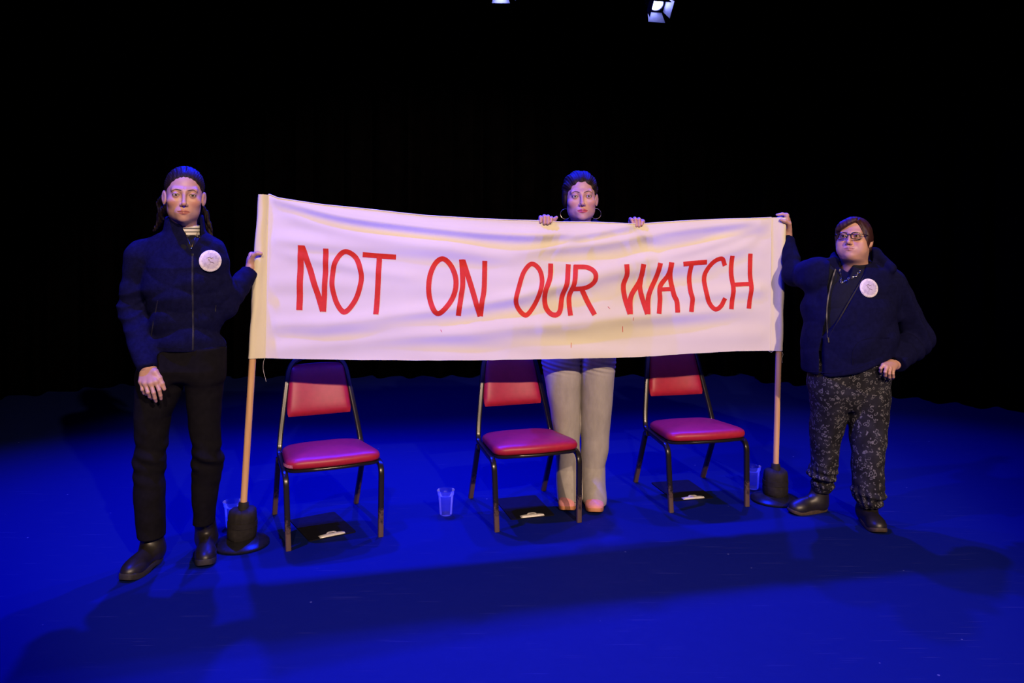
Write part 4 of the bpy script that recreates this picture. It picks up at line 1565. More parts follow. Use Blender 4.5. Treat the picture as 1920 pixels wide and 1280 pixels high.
chA = [(nkT, nkB, 0.050, 0.056, 1),
       (nkB + (0, 0.01, -0.03), S(345, 560, 0.03), 0.045, 0.07), (S(345, 560, 0.03), S(345, 655, 0.03), 0.07, 0.085), (S(320, 475, .03), S(372, 475, .03), 0.04, 0.04),
       (S(322, 463, .02), shR, 0.045, 0.04), (shR, elR, 0.036, 0.03), (elR, wrR, 0.03, 0.021), (wrR, G(278, 690, .03), 0.021, 0.021),
       (S(370, 463, .02), shL, 0.045, 0.04), (shL, elL, 0.036, 0.03), (elL, wrL, 0.03, 0.021),
       (S(318, 670, 0.02), at(284, 850, 3.50), 0.055, 0.035), (at(284, 850, 3.50), at(286, 1015, 3.53), 0.033, 0.022),
       (S(375, 670, 0.02), at(385, 855, 3.54), 0.055, 0.035), (at(385, 855, 3.54), at(383, 990, 3.635), 0.033, 0.020)]
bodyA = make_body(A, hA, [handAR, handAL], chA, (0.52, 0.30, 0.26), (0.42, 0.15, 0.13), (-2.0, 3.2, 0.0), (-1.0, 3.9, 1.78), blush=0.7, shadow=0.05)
add_eyes(hA, bodyA, 2, 0)
add_brows(hA, bodyA, z0=0.0175, arch=0.0040, thick=0.0027, slant=0.0015)

# fleece jacket
torA = rows([(431, 322, 372, YA + .03, .060), (440, 304, 386, YA + .03, .078), (452, 282, 400, YA + .025, .092), (470, 270, 409, YA + .02, .108), (500, 266, 414, YA + .01, .124), (540, 271, 413, YA + .01, .124),
             (590, 279, 409, YA + .015, .112), (622, 282, 413, YA + .015, .112), (645, 284, 420, YA + .015, .120), (662, 287, 423, YA + .015, .122)])
wA1, wA2, wA3 = Wave(3, 26, (1, 1, 2.2), 8), Wave(5, 60, (0.5, 0.5, 2.0), 7), Wave(9, 27, (0.7, 0.7, 1.4), 4)
zhemA = at(0, 660.5, YA - 0.1)[2]
colA = S(346, 436, 0.03)


def jacketA(P):
    d = s_prof(P, torA, 0.02)
    r = smin(s_cap(P, shR, elR, 0.062, 0.058), s_cap(P, elR, wrR, 0.058, 0.043), 0.02)
    l = smin(s_cap(P, shL, elL, 0.058, 0.054), s_cap(P, elL, wrL, 0.055, 0.041), 0.02)
    r = np.maximum(r, arm_axis_cut(P, elR, wrR, 0.020))
    l = np.maximum(l, arm_axis_cut(P, elL, wrL, 0.002))
    lowR = np.clip((S(0, 500)[2] - P[:, 2]) / 0.12, 0, 1)
    fold = np.abs(np.sin(P[:, 2] * 62 + 3.0 * np.sin(P[:, 0] * 14 + P[:, 1] * 9)))
    r = r - 0.0065 * lowR * (0.55 - fold) * np.exp(-((P[:, 2] - elR[2]) / 0.10) ** 2) * 0.9 + 0.003 * wA2(P)
    dl = np.sqrt(((P - elL.astype(f32)) ** 2).sum(1))
    l = l + 0.009 * np.exp(-(dl / 0.11) ** 2) * np.sin(dl * 130) * 0.6 + 0.003 * wA2(P)
    d = d + 0.0040 * wA1(P) + 0.0022 * wA2(P) + crease(wA3, P, 0.0075)
    d = np.maximum(d, zhemA - P[:, 2])
    yk = smin(s_cap(P, S(332, 453, 0.03), shR + np.array((0.008, 0, -0.006)), 0.060, 0.056), s_cap(P, S(362, 453, 0.03), shL + np.array((-0.008, 0, -0.006)), 0.060, 0.054), 0.02)
    d = smin(d, yk, 0.05)
    d = smin(smin(d, r, 0.035), l, 0.04)
    # stand collar
    q = P - colA.astype(f32)
    t = np.clip(q[:, 2] / 0.075, -0.5, 1)
    rx, ry = 0.083 - 0.010 * t, 0.078 - 0.008 * t
    rho = np.sqrt((q[:, 0] / rx) ** 2 + ((q[:, 1]) / ry) ** 2)
    shell = np.abs((rho - 1) * 0.076) - 0.0055
    top = 0.070 + 0.012 * np.sin(np.arctan2(q[:, 1], q[:, 0])) + 0.003 * np.sin(7 * rho)
    col = np.maximum(shell, np.maximum(q[:, 2] - top, -0.035 - q[:, 2]))
    d = smin(d, col, 0.012)
    # front opening down from the collar (V), lined up with the zip
    xz = f32(at(358, 450, 3.46)[0])
    half = np.clip((P[:, 2] - S(0, 470)[2]) * 0.42, -0.02, 0.05)
    v = np.maximum(np.abs(P[:, 0] - xz) - half, q[:, 1] + 0.015)
    d = smax(d, -v, 0.006)
    inner = np.maximum(rho - 0.93, 0)     # hollow inside the collar
    hol = np.maximum((rho - 0.92) * 0.076, -0.012 - q[:, 2])
    return smax(d, -hol, 0.004)


jkA = cloth_part(A, 'fleece_jacket', 'fleece', jacketA, (-2.0, 3.25, 0.75), (-1.05, 3.85, 1.60))
zp = on_surface(jacketA, [(361.5 + 0.6 * math.sin(y / 30), y) for y in range(476, 659, 12)], 3.2, 3.8, 0.0015)
strip(A, 'zip', 'zip', zp, 0.0035, 0.0016, jkA)
strip(A, 'zip_pull', 'silver', [zp[0] + (0, -0.003, 0.002), zp[0] + (0, -0.005, -0.014)], 0.003, 0.001, jkA)
for pts in ([(296, 563), (292, 585), (287, 610), (283.5, 630)], [(405, 572), (404, 578), (404, 584)]):
    strip(A, 'pocket_zip', 'zip', on_surface(jacketA, pts, 3.2, 3.8, 0.001), 0.0022, 0.001, jkA)
hem = on_surface(jacketA, [(x, 650 + 1.2 * math.sin((x - 290) / 130 * 3)) for x in range(294, 418, 8)], 3.2, 3.8, -0.0006)
strip(A, 'hem_seam', 'fleece', hem, 0.0016, 0.0012, jkA, up=(0, 0, 1))
badge(jkA, jacketA, 394, 489, 3.2, 3.8, 0.046)

# striped roll neck and necklace
rn = S(346, 436, 0.03)


def rollA(P):
    q = P - rn.astype(f32)
    rho = np.sqrt((q[:, 0] / 0.0615) ** 2 + ((q[:, 1] + 0.004) / 0.060) ** 2)
    d = np.abs((rho - 1) * 0.06) - 0.004
    d = np.maximum(d, np.maximum(q[:, 2] - 0.032 - 0.006 * np.sin(np.arctan2(q[:, 1], q[:, 0])), -0.05 - q[:, 2]))
    return d


def underA(P): return s_ell(P, rn + np.array((0.022, -0.026, -0.090)), (0.092, 0.078, 0.084))


cloth_part(A, 'striped_rollneck', 'stripes', rollA, rn - 0.12, rn + 0.12, 0.003)
cloth_part(A, 'undershirt', 'polo', underA, rn - 0.2, rn + 0.12, 0.004)
both = lambda P: np.minimum(np.minimum(jacketA(P), rollA(P)), underA(P))
nk = on_surface(both, [(346, 436), (349, 443), (352, 450), (355.5, 457), (359, 464)], 3.2, 3.7, 0.003) + on_surface(both, [(361.5, 457), (364.5, 450), (367, 443), (369, 436)], 3.2, 3.7, 0.003)
m = MB(); m.sweep(smooth_curve(nk, 5), circ(0.0011, 6)); ncl = m.build('necklace', M['gold'], A, True)
me = sphere_mesh('pendant', 0.0042); o = link('pendant', me, M['silver'], ncl); o.location = Vector(nk[4] + np.array((0, -0.003, -0.004))) - A.location

# hair: sleek, centre parting, tied back, locks falling behind the shoulders


def hairA(P):
    q = hA.loc(P)
    d = s_ell(q, (0, 0.020, 0.040), (0.0795, 0.100, 0.0845))
    d = smin(d, s_ell(q, (0, 0.075, -0.02), (0.055, 0.045, 0.065)), 0.03)
    d = d + 0.0007 * np.sin(np.arctan2(q[:, 0], q[:, 2] - 0.0) * 70) + 0.0008 * np.sin(q[:, 0] * 420 + 3 * np.sin(q[:, 1] * 30))
    d = smax(d, -s_cap(q, (0, -0.088, 0.088), (0, 0.02, 0.1335), 0.0062, 0.005), 0.003)
    ax = np.abs(q[:, 0])
    face = s_ell(q, (0, -0.095, -0.020), (0.084, 0.083, 0.0925))
    d = d + 0.0075 * np.exp(-np.maximum(face, 0) / 0.010)
    d = smax(d, -face, 0.004)
    mq = np.stack([ax, q[:, 1], q[:, 2]], 1)
    d = smax(d, -s_ell(mq, (0.083, 0.004, -0.022), (0.024, 0.032, 0.040)), 0.006)
    d = np.maximum(d, -0.062 - q[:, 2])
    return d * f32(hA.s)


hrA = cloth_part(A, 'hair', 'hair_brown', hairA, hA.c - 0.16, hA.c + 0.17, 0.0032)


def lock(root, name, mat, chains, par):
    pts = np.array([p for c in chains for p in c[0]])

    def fn(P):
        d = None
        for pl, r in chains:
            C = smooth_curve(pl, 3); n = len(C)
            for i in range(n - 1):
                ra = r * (1 - 0.65 * (i / (n - 1)) ** 1.6); rb = r * (1 - 0.65 * ((i + 1) / (n - 1)) ** 1.6)
                e = s_cap(P, C[i], C[i + 1], ra, rb)
                d = e if d is None else smin(d, e, 0.006)
        return d + 0.0016 * np.sin(P[:, 0] * 500 + P[:, 2] * 60 + 2 * np.sin(P[:, 2] * 40))
    me, V = mesh_sdf(name, fn, pts.min(0) - 0.04, pts.max(0) + 0.04, 0.0028)
    return link(name, me, M[mat], par, True)


lock(A, 'ponytail', 'hair_brown', [([S(345, 372, 0.12), S(335, 400, 0.16), S(318, 425, 0.155), S(306, 452, 0.15)], 0.030),
                                  ([S(318, 385, 0.09), S(302, 400, 0.11), S(299, 416, 0.11), S(289, 432, 0.12)], 0.016),
                                  ([S(312, 365, 0.07), S(299, 380, 0.10), S(301, 398, 0.10), S(306, 412, 0.10)], 0.013),
                                  ([S(345, 375, 0.13), S(374, 398, 0.15), S(388, 418, 0.14), S(396, 442, 0.13)], 0.022),
                                  ([S(372, 380, 0.10), S(385, 398, 0.12), S(390, 414, 0.12), S(398, 432, 0.12)], 0.013)], hrA)
# small ear studs
for sx in (-1, 1):
    me = sphere_mesh('earring', 0.0026, 12, 8); o = link('earring', me, M['silver'], A)
    o.location = Vector(hA.wor([sx * 0.0785, -0.006, -0.040])) - A.location

# black trousers
legAR = rows([(650, 286, 352, YA + .02, .105), (700, 259, 347, YA + .01, .100), (732, 255, 340, YA, .095), (780, 254.5, 318, YA - .01, .082), (842, 255, 314, 3.51, .072), (870, 252.5, 310, 3.50, .071), (885, 252.5, 307, 3.50, .068), (940, 255, 308, 3.50, .067), (975, 256, 309, 3.505, .067), (1004, 259, 308, 3.51, .066)])
legAL = rows([(650, 335, 423, YA + .02, .105), (700, 347, 419, YA + .02, .100), (732, 351, 417, YA + .03, .095), (790, 356, 412, YA + .03, .080), (835, 360, 413, YA + .03, .072), (858, 364.5, 416, YA + .03, .072), (875, 363, 416, 3.57, .069), (897, 362, 413, 3.575, .067), (940, 362.5, 406, 3.585, .064), (980, 363.5, 400, 3.60, .060)])
hipA = rows([(630, 295, 405, YA + .02, .095), (652, 288, 416, YA + .02, .112), (690, 262, 420, YA + .015, .115), (712, 258, 419, YA + .015, .10)])
wT1, wT2 = Wave(21, 22, (1, 1, 0.5), 7), Wave(22, 48, (0.6, 0.6, 1.6), 7)


def trousersA(P):
    d = smin(s_prof(P, legAR), s_prof(P, legAL), 0.012)
    d = smin(d, s_prof(P, hipA, 0.02), 0.03)
    kz = at(0, 860, 3.53)[2]
    kn = np.exp(-((P[:, 2] - kz) / 0.085) ** 2)
    return d + 0.0022 * wT1(P) + 0.0042 * wT2(P) * (0.25 + kn) + 0.003 * kn * np.sin(P[:, 2] * 110 + P[:, 0] * 35)


cloth_part(A, 'trousers', 'black_cloth', trousersA, (-1.75, 3.3, 0.05), (-1.15, 3.75, 1.06))
# boots
shoe(A, (-1.555, 3.585), (-1.592, 3.325), 0.046, at(283.5, 990, 3.53), 0.047, 0, 'boot', 'sole_black', 'boot', 0.026, 0.006, 0.040, seed=1)
shoe(A, (-1.404, 3.73), (-1.314, 3.47), 0.045, at(383, 962, 3.625), 0.046, 0, 'boot', 'sole_black', 'boot', 0.026, 0.006, 0.040, seed=2)

# ---- the woman behind the banner
YB = 4.36
pb = at(1090, 955, 4.28)
Bp = empty('person', (pb[0], 4.33, 0), 'person in khaki jeans and pink shoes with hoop earrings, standing behind the banner', 'person')
T = lambda px, py, dy=0.0: at(px, py, YB + dy)
hB = Head(at(1088.5, 370.5, YB - 0.03), yaw=0, pitch=-2, roll=-1.5, scale=1.11, fw=1.0, jaw=1.02, eye_open=0.0040, mouth=-0.068, lipw=0.0240)
shR, elR, wrR = T(1032, 436, 0.02), at(1006, 512, 4.24), at(1008, 428, 4.125)
shL, elL, wrL = T(1146, 436, 0.02), at(1196, 512, 4.33), at(1201, 438, 4.225)
K = at


def over_hand(cols, tips, top, Yb, kn_y, wr, th, tipy):
    """four fingers folded over the top edge of the cloth"""
    kn, fs = [], []
    for i, (c, t) in enumerate(zip(cols, tips)):
        k = K(c, kn_y + 1.0 * abs(i - 1.2), Yb + 0.036)
        kn.append(k)
        fs.append([k, K(c, top[i] + 3.4, Yb + 0.012), K(c * 0.6 + t * 0.4, top[i] + 4.6, Yb - 0.013), K(t, tipy[i] - 3.0, Yb - 0.0185)])
    return hand_sdf(wr, kn, fs, th, pr=0.0115, wr=0.021, fr=(0.0092, 0.0096, 0.0090, 0.0078))


handBR = over_hand((1013.5, 1020.5, 1027.5, 1034), (1014, 1021, 1027.5, 1033), (404, 402, 402.5, 405), 4.052, 411, wrR,
                   [K(1034, 420, 4.095), K(1038, 414, 4.085), K(1041, 410, 4.078), K(1043.5, 407.5, 4.072)], (419, 421.5, 421.5, 419))
handBL = over_hand((1205, 1198, 1190, 1182), (1203.5, 1198.5, 1193, 1187.5), (412, 407.5, 406.5, 407), 4.165, 414, wrL,
                   [K(1188, 426, 4.215), K(1184, 420, 4.21), K(1183, 416, 4.20), K(1182, 413, 4.195)], (424, 426.5, 426.5, 424))
nkT = hB.wor([0, 0.022, -0.07]); nkB = T(1089, 436, 0.03)
chB = [(nkT, nkB, 0.052, 0.056, 1), (nkB, T(1089, 560, 0.02), 0.06, 0.08), (T(1089, 560, .02), T(1088, 640, .02), 0.08, 0.10), (T(1060, 440, .02), T(1117, 440, .02), 0.05, 0.05),
       (T(1060, 440, .02), shR, 0.045, 0.04), (shR, elR, 0.036, 0.03), (elR, wrR, 0.03, 0.021), (T(1117, 440, .02), shL, 0.045, 0.04), (shL, elL, 0.036, 0.03), (elL, wrL, 0.03, 0.021),
       (T(1062, 650, .02), at(1062, 800, YB), 0.055, 0.035), (at(1062, 800, YB), (0.302, 4.37, 0.05), 0.033, 0.022),
       (T(1115, 650, .02), at(1114, 800, YB), 0.055, 0.035), (at(1114, 800, YB), (0.441, 4.37, 0.05), 0.033, 0.022)]
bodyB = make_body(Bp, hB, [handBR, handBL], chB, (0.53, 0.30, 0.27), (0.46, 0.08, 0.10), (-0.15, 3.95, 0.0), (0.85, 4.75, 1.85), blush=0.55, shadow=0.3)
add_eyes(hB, bodyB, 0, -3)
add_brows(hB, bodyB, z0=0.0175, arch=0.0055, thick=0.0029, slant=0.0015)

torB = rows([(414, 1066, 1112, YB + .03, .055), (424, 1046, 1134, YB + .03, .080), (440, 1036, 1142, YB + .025, .105), (480, 1040, 1138, YB + .01, .115), (540, 1047, 1131, YB + .01, .105), (590, 1044, 1134, YB + .01, .105), (620, 1038, 1140, YB + .01, .11)])
wB1, wB2 = Wave(31, 24, (1, 1, 2), 7), Wave(32, 55, (0.5, 0.5, 2.0), 7)


def topB(P):
    d = s_prof(P, torB, 0.02)
    r = smin(s_cap(P, shR, elR, 0.060, 0.052), s_cap(P, elR, wrR, 0.050, 0.036), 0.02)
    l = smin(s_cap(P, shL, elL, 0.060, 0.052), s_cap(P, elL, wrL, 0.050, 0.036), 0.02)
    r = np.maximum(r, arm_axis_cut(P, elR, wrR, -0.025)); l = np.maximum(l, arm_axis_cut(P, elL, wrL, -0.025))
    yk = s_cap(P, T(1060, 434, 0.03), T(1118, 434, 0.03), 0.058, 0.058)
    d = smin(d, yk, 0.04)
    d = smin(smin(d, r, 0.035), l, 0.035)
    d = d + 0.0035 * wB1(P) + 0.002 * wB2(P)
    q = P - T(1089, 427, 0.02).astype(f32)
    rho = np.sqrt((q[:, 0] / 0.073) ** 2 + (q[:, 1] / 0.068) ** 2)
    col = np.maximum(np.abs((rho - 1) * 0.068) - 0.005, np.maximum(q[:, 2] - 0.030 + 0.0 - 0.014 * np.sin(np.arctan2(q[:, 1], q[:, 0])), -0.03 - q[:, 2]))
    d = smin(d, col, 0.012)
    return smax(d, -np.maximum((rho - 0.92) * 0.068, -0.02 - q[:, 2]), 0.004)


cloth_part(Bp, 'fleece_jacket', 'fleece', topB, (-0.15, 4.05, 0.85), (0.85, 4.6, 1.62), 0.005)


def hairB(P):
    q = hB.loc(P)
    d = s_ell(q, (0, 0.022, 0.042), (0.086, 0.104, 0.086))
    d = smin(d, s_ell(q, (0.0, 0.035, 0.088), (0.058, 0.062, 0.034)), 0.03)
    d = smin(d, s_ell(q, (0.0, 0.085, 0.05), (0.058, 0.05, 0.055)), 0.03)
    d = d + 0.0022 * np.sin(np.arctan2(q[:, 0], q[:, 2] + 0.02) * 17 + 2 * np.sin(q[:, 1] * 30)) + 0.0010 * np.sin(np.arctan2(q[:, 0], q[:, 2]) * 60 + 3 * np.sin(q[:, 2] * 50))
    face = s_ell(q, (0.004, -0.096, -0.022), (0.076, 0.085, 0.090))
    d = d + 0.011 * np.exp(-np.maximum(face, 0) / 0.012)
    d = smax(d, -face, 0.004)
    mq = np.stack([np.abs(q[:, 0]), q[:, 1], q[:, 2]], 1)
    d = smax(d, -s_ell(q, (0.090, 0.000, -0.034), (0.020, 0.026, 0.030)), 0.006)
    d = smin(d, s_ell(q, (-0.074, 0.0, -0.004), (0.016, 0.034, 0.046)), 0.012)
    d = np.maximum(d, -0.058 - q[:, 2])
    return d * f32(hB.s)


cloth_part(Bp, 'hair', 'hair_brown', hairB, hB.c - 0.17, hB.c + 0.19, 0.0034)
for sx, (px, py) in ((-1, (1060.5, 401)), (1, (1117.5, 400.5))):
    c = np.array(at(px, py, YB - 0.005)); r = 0.0275
    m = MB(); m.sweep([c + (r * math.sin(a), 0.004 * math.sin(a) * sx, r * math.cos(a)) for a in np.linspace(0, 2 * math.pi, 40, endpoint=False)], circ(0.0013, 8), closed=True)
    m.build('hoop_earring', M['gold'], Bp, True)

legBR = rows([(575, 1040, 1092, YB + .01, .095), (640, 1019, 1089, YB + .01, .112), (675, 1014, 1088.5, YB + .01, .112), (720, 1024, 1088.5, YB, .104), (777, 1033, 1088, YB, .094), (840, 1039.5, 1088.5, YB, .088), (875, 1042, 1089, YB, .088), (893, 1042.5, 1090, YB - .014, .102), (912, 1043, 1090.5, YB - .031, .121), (930, 1043, 1091, YB - .045, .136), (942, 1042.5, 1091, YB - .048, .138)])
legBL = rows([(575, 1086, 1138, YB + .01, .095), (640, 1088, 1152, YB + .01, .112), (675, 1088, 1155, YB + .01, .112), (748, 1088, 1149, YB, .100), (819, 1088, 1143, YB, .090), (870, 1089, 1134, YB - .003, .091), (893, 1090, 1134, YB - .020, .108), (912, 1091, 1134.5, YB - .038, .128), (930, 1091.5, 1135, YB - .053, .143), (942, 1092, 1135, YB - .056, .146)])
wD1, wD2 = Wave(41, 20, (1, 1, 0.7), 7), Wave(42, 42, (0.8, 0.8, 1.4), 7)


def jeans(P):
    r, l = s_prof(P, legBR), s_prof(P, legBL)
    zk = at(0, 845, YB)[2]; zh = at(0, 925, YB)[2]; zt = at(0, 683, YB)[2]
    w = 0.0016 * wD1(P) + 0.003 * wD2(P) * (0.25 + np.exp(-((P[:, 2] - zk) / 0.12) ** 2) + 0.9 * np.exp(-((P[:, 2] - zh) / 0.06) ** 2))
    cr = np.exp(-((P[:, 2] - zt) / 0.03) ** 2) * 0.003 * np.sin(P[:, 2] * 260 + P[:, 0] * 60)
    d = smin(r, l, 0.004) + w + cr
    # hem lifts a little over the shoe at the front
    hem = 0.016 + 0.004 * np.sin(P[:, 0] * 60)
    return np.maximum(d, hem - P[:, 2])


jn = cloth_part(Bp, 'jeans', 'denim', jeans, (0.10, 4.15, 0.0), (0.66, 4.5, 1.06), 0.0042)
for xa, xb in ((1045, 1089), (1094, 1133)):
    pts = on_surface(jeans, [(x, 941 + 1.2 * math.sin((x - xa) / 12)) for x in np.arange(xa, xb, 3.0)], 4.1, 4.4, 0.0003)
    M['stitch'] = M.get('stitch') or simple('dark_stitching', (0.16, 0.12, 0.09), 0.9)
    strip(Bp, 'hem_stitch', 'stitch', pts, 0.0011, 0.0008, jn, up=(0, 0, 1))
fl = on_surface(jeans, [(1088.5, y) for y in range(676, 760, 8)], 4.1, 4.5, -0.002)
strip(Bp, 'fly_seam', 'stitch', fl, 0.0012, 0.001, jn)
shoe(Bp, at(1064, 0, 4.41)[[0, 1]], at(1063.5, 0, 4.155)[[0, 1]], 0.047, (0.302, 4.38, 0.10), 0.04, 0, 'pink', 'gum', 'shoe', 0.020, 0, 0.031, 0.032, seed=3, shaft=False)
shoe(Bp, at(1113, 0, 4.40)[[0, 1]], at(1115.5, 0, 4.128)[[0, 1]], 0.048, (0.441, 4.37, 0.10), 0.04, 0, 'pink', 'gum', 'shoe', 0.020, 0, 0.031, 0.032, seed=4, shaft=False)

# ---- the woman with glasses at the right end
YC = 4.08
pc = at(1585, 985, 4.08)
Cp = empty('person', (pc[0], 4.08, 0), 'person with glasses, bobbed reddish hair and leopard print trousers, hand on hip, holding pole top', 'person')
Q = lambda px, py, dy=0.0: at(px, py, YC + dy)
hC = Head(at(1601, 448, YC - 0.01), yaw=-36, pitch=-11, roll=-1, scale=0.985, fw=1.04, jaw=1.14, full=0.5, eye_open=0.0036, mouth=-0.066, lipw=0.0255)
shR, elR, wrR = Q(1531, 514, 0.02), at(1488, 515, 4.24), at(1476.5, 447, 4.378)
shL, elL, wrL = Q(1667, 530, 0.02), Q(1721, 634, 0.06), at(1678, 684, 3.975)
handCR = hand_sdf(at(1477, 446, 4.378), [K(1475, 403.5, 4.372), K(1477, 411, 4.386), K(1478.5, 418, 4.390), K(1479.5, 425, 4.388)],
                  [[K(1475, 403.5, 4.372), K(1467, 401, 4.376), K(1460, 402.5, 4.374), K(1456.5, 402.5, 4.368)],
                   [K(1477, 411, 4.386), K(1468, 407, 4.398), K(1459, 409, 4.394), K(1454, 413, 4.382)],
                   [K(1478.5, 418, 4.390), K(1469, 416, 4.402), K(1460, 417, 4.396), K(1455, 420, 4.384)],
                   [K(1479.5, 425, 4.388), K(1471, 424, 4.400), K(1463, 425, 4.396), K(1459, 427, 4.386)]],
                  [K(1480, 430, 4.355), K(1480, 419, 4.330), K(1472, 414.5, 4.318), K(1464.5, 412, 4.320)], pr=0.0125, wr=0.022)
handCL = hand_sdf(at(1674, 682, 3.955), [K(1656, 684, 3.900), K(1662.3, 688, 3.892), K(1668.6, 691, 3.898), K(1674.6, 693, 3.912)],
                  [[K(1656, 684, 3.900), K(1651.5, 690, 3.888), K(1651, 696, 3.902), K(1652, 700, 3.925)],
                   [K(1662.3, 688, 3.892), K(1659.8, 697, 3.876), K(1659.8, 703.5, 3.890), K(1661, 706, 3.915)],
                   [K(1668.6, 691, 3.898), K(1667.4, 700, 3.884), K(1667.8, 707, 3.896), K(1668.6, 710, 3.918)],
                   [K(1674.6, 693, 3.912), K(1674.6, 700.5, 3.902), K(1675.2, 706.5, 3.910), K(1674.5, 709, 3.930)]],
                  [K(1668, 682, 3.98), K(1661, 681, 3.995), K(1656, 685, 4.0), K(1652, 690, 4.0)], pr=0.0095, wr=0.021, fr=(0.0080, 0.0078, 0.0070, 0.0060))
nkT = hC.wor([0, 0.020, -0.07]); nkB = Q(1602, 505, 0.02)
chC = [(nkT, nkB, 0.060, 0.066, 1), (nkB, Q(1598, 600, 0.04), 0.06, 0.09), (Q(1598, 600, .04), Q(1592, 680, .04), 0.09, 0.10), (Q(1570, 535, .04), Q(1640, 540, .04), 0.04, 0.04),
       (Q(1570, 535, .04), shR, 0.04, 0.04), (shR, elR, 0.042, 0.034), (elR, wrR, 0.034, 0.025), (Q(1640, 540, .04), shL, 0.04, 0.04), (shL, elL, 0.042, 0.036), (elL, wrL, 0.034, 0.025),
       (Q(1560, 700, .02), at(1548, 830, 4.12), 0.07, 0.045), (at(1548, 830, 4.12), at(1540, 930, 4.17), 0.04, 0.028),
       (Q(1625, 700, .0), at(1626, 840, 4.02), 0.07, 0.045), (at(1626, 840, 4.02), at(1632, 955, 4.0), 0.04, 0.028)]
bodyC = make_body(Cp, hC, [handCR, handCL], chC, (0.53, 0.30, 0.25), (0.42, 0.17, 0.14), (1.2, 3.75, 0.0), (2.2, 4.5, 1.62), blush=0.5, lipamt=0.75)
add_eyes(hC, bodyC, -2, 0)
add_brows(hC, bodyC, z0=0.0165, arch=0.003, thick=0.0018, slant=0.0)

torC = rows([(484, 1574, 1634, YC + .03, .070), (492, 1558, 1650, YC + .03, .095), (504, 1536, 1668, YC + .025, .120), (530, 1514, 1680, YC + .02, .145), (571, 1507, 1682, YC, .165), (605, 1505, 1682, YC, .178), (626, 1504, 1682, YC, .182), (661, 1504, 1677, YC, .186), (690, 1507, 1669, YC, .180), (712, 1513, 1660, YC, .172)])
wC1, wC2, wC3 = Wave(51, 20, (1, 1, 1.6), 8), Wave(52, 46, (0.6, 0.6, 1.8), 7), Wave(57, 22, (0.9, 0.8, 1.1), 4)
hx = [at(px, 0, YC - 0.15)[0] for px in (1500, 1512, 1561, 1610, 1654, 1680)]
hz_ = [at(0, py, YC - 0.15)[2] for py in (704, 706, 709, 698, 679, 672)]


def jackC0(P):
    d = s_prof(P, torC, 0.02)
    r = smin(s_cap(P, shR, elR, 0.076, 0.056), s_cap(P, elR, wrR, 0.050, 0.034), 0.03)
    l = smin(s_cap(P, shL, elL, 0.078, 0.072), s_cap(P, elL, wrL, 0.073, 0.050), 0.03)
    r = np.maximum(r, arm_axis_cut(P, elR, wrR, -0.004)); l = np.maximum(l, arm_axis_cut(P, elL, wrL, -0.012))
    dl = np.sqrt(((P - elL.astype(f32)) ** 2).sum(1)); ax = (P - elL.astype(f32)) @ ((wrL - elL) / np.linalg.norm(wrL - elL)).astype(f32)
    l = l + 0.010 * np.exp(-((ax - 0.06) / 0.09) ** 2) * np.sin(ax * 95 + 1.0 + 4 * (P[:, 1] - 4.0)) + 0.003 * wC2(P)
    dr = np.sqrt(((P - elR.astype(f32)) ** 2).sum(1))
    r = r + 0.006 * np.exp(-(dr / 0.12) ** 2) * np.sin(dr * 100) + 0.003 * wC2(P)
    yk = smin(s_cap(P, Q(1580, 506, 0.03), shR, 0.075, 0.074), s_cap(P, Q(1625, 506, 0.03), shL + np.array((-0.01, 0, 0.0)), 0.072, 0.070), 0.02)
    d = smin(d, yk, 0.05) + 0.0045 * wC1(P) + 0.0022 * wC2(P) + crease(wC3, P, 0.0085)
    zh = np.interp(P[:, 0], hx, hz_).astype(f32)
    d = smax(d, zh - P[:, 2], 0.01)
    d = smin(smin(d, r, 0.05), l, 0.028)
    return d


neckC = Q(1601, 498, 0.02)


def openC(P):
    """the unzipped front: a tapering gap from the neck to the zip slider"""
    z0, z1 = at(0, 634, 3.9)[2], at(0, 484, 3.95)[2]
    t = np.clip((P[:, 2] - z0) / (z1 - z0), -0.2, 1.3)
    xl_ = at(1553, 0, 3.90)[0] + (at(1566, 0, 3.97)[0] - at(1553, 0, 3.90)[0]) * t
    xr_ = at(1554, 0, 3.90)[0] + (at(1640, 0, 3.97)[0] - at(1554, 0, 3.90)[0]) * np.clip(t, 0, 2) ** 0.95
    return np.maximum(np.maximum(xl_ - P[:, 0], P[:, 0] - xr_), P[:, 1] - (YC - 0.01)).astype(f32)


def jackC(P):
    d = jackC0(P)
    # fold-down collar: soft rolls either side of the neck
    col = s_cap(P, Q(1640, 476, 0.02), Q(1671, 503, -0.075), 0.030, 0.026)
    col = smin(col, s_cap(P, Q(1640, 476, 0.02), Q(1605, 478, 0.10), 0.030, 0.032), 0.02)
    col = smin(col, s_cap(P, Q(1605, 478, 0.10), Q(1568, 482, 0.05), 0.032, 0.024), 0.02)
    col = smin(col, s_cap(P, Q(1568, 482, 0.05), Q(1556, 497, -0.05), 0.024, 0.018), 0.02)
    d = smin(d, col, 0.02)
    ins = jackC0(P) + 0.014
    gap = np.maximum(openC(P), -ins - 0.03)
    d = smax(d, -gap, 0.006)
    q = P - neckC.astype(f32)
    rho = np.sqrt((q[:, 0] / 0.088) ** 2 + ((q[:, 1]) / 0.082) ** 2)
    return smax(d, -np.maximum((rho - 1) * 0.082, -0.05 - q[:, 2]), 0.006)


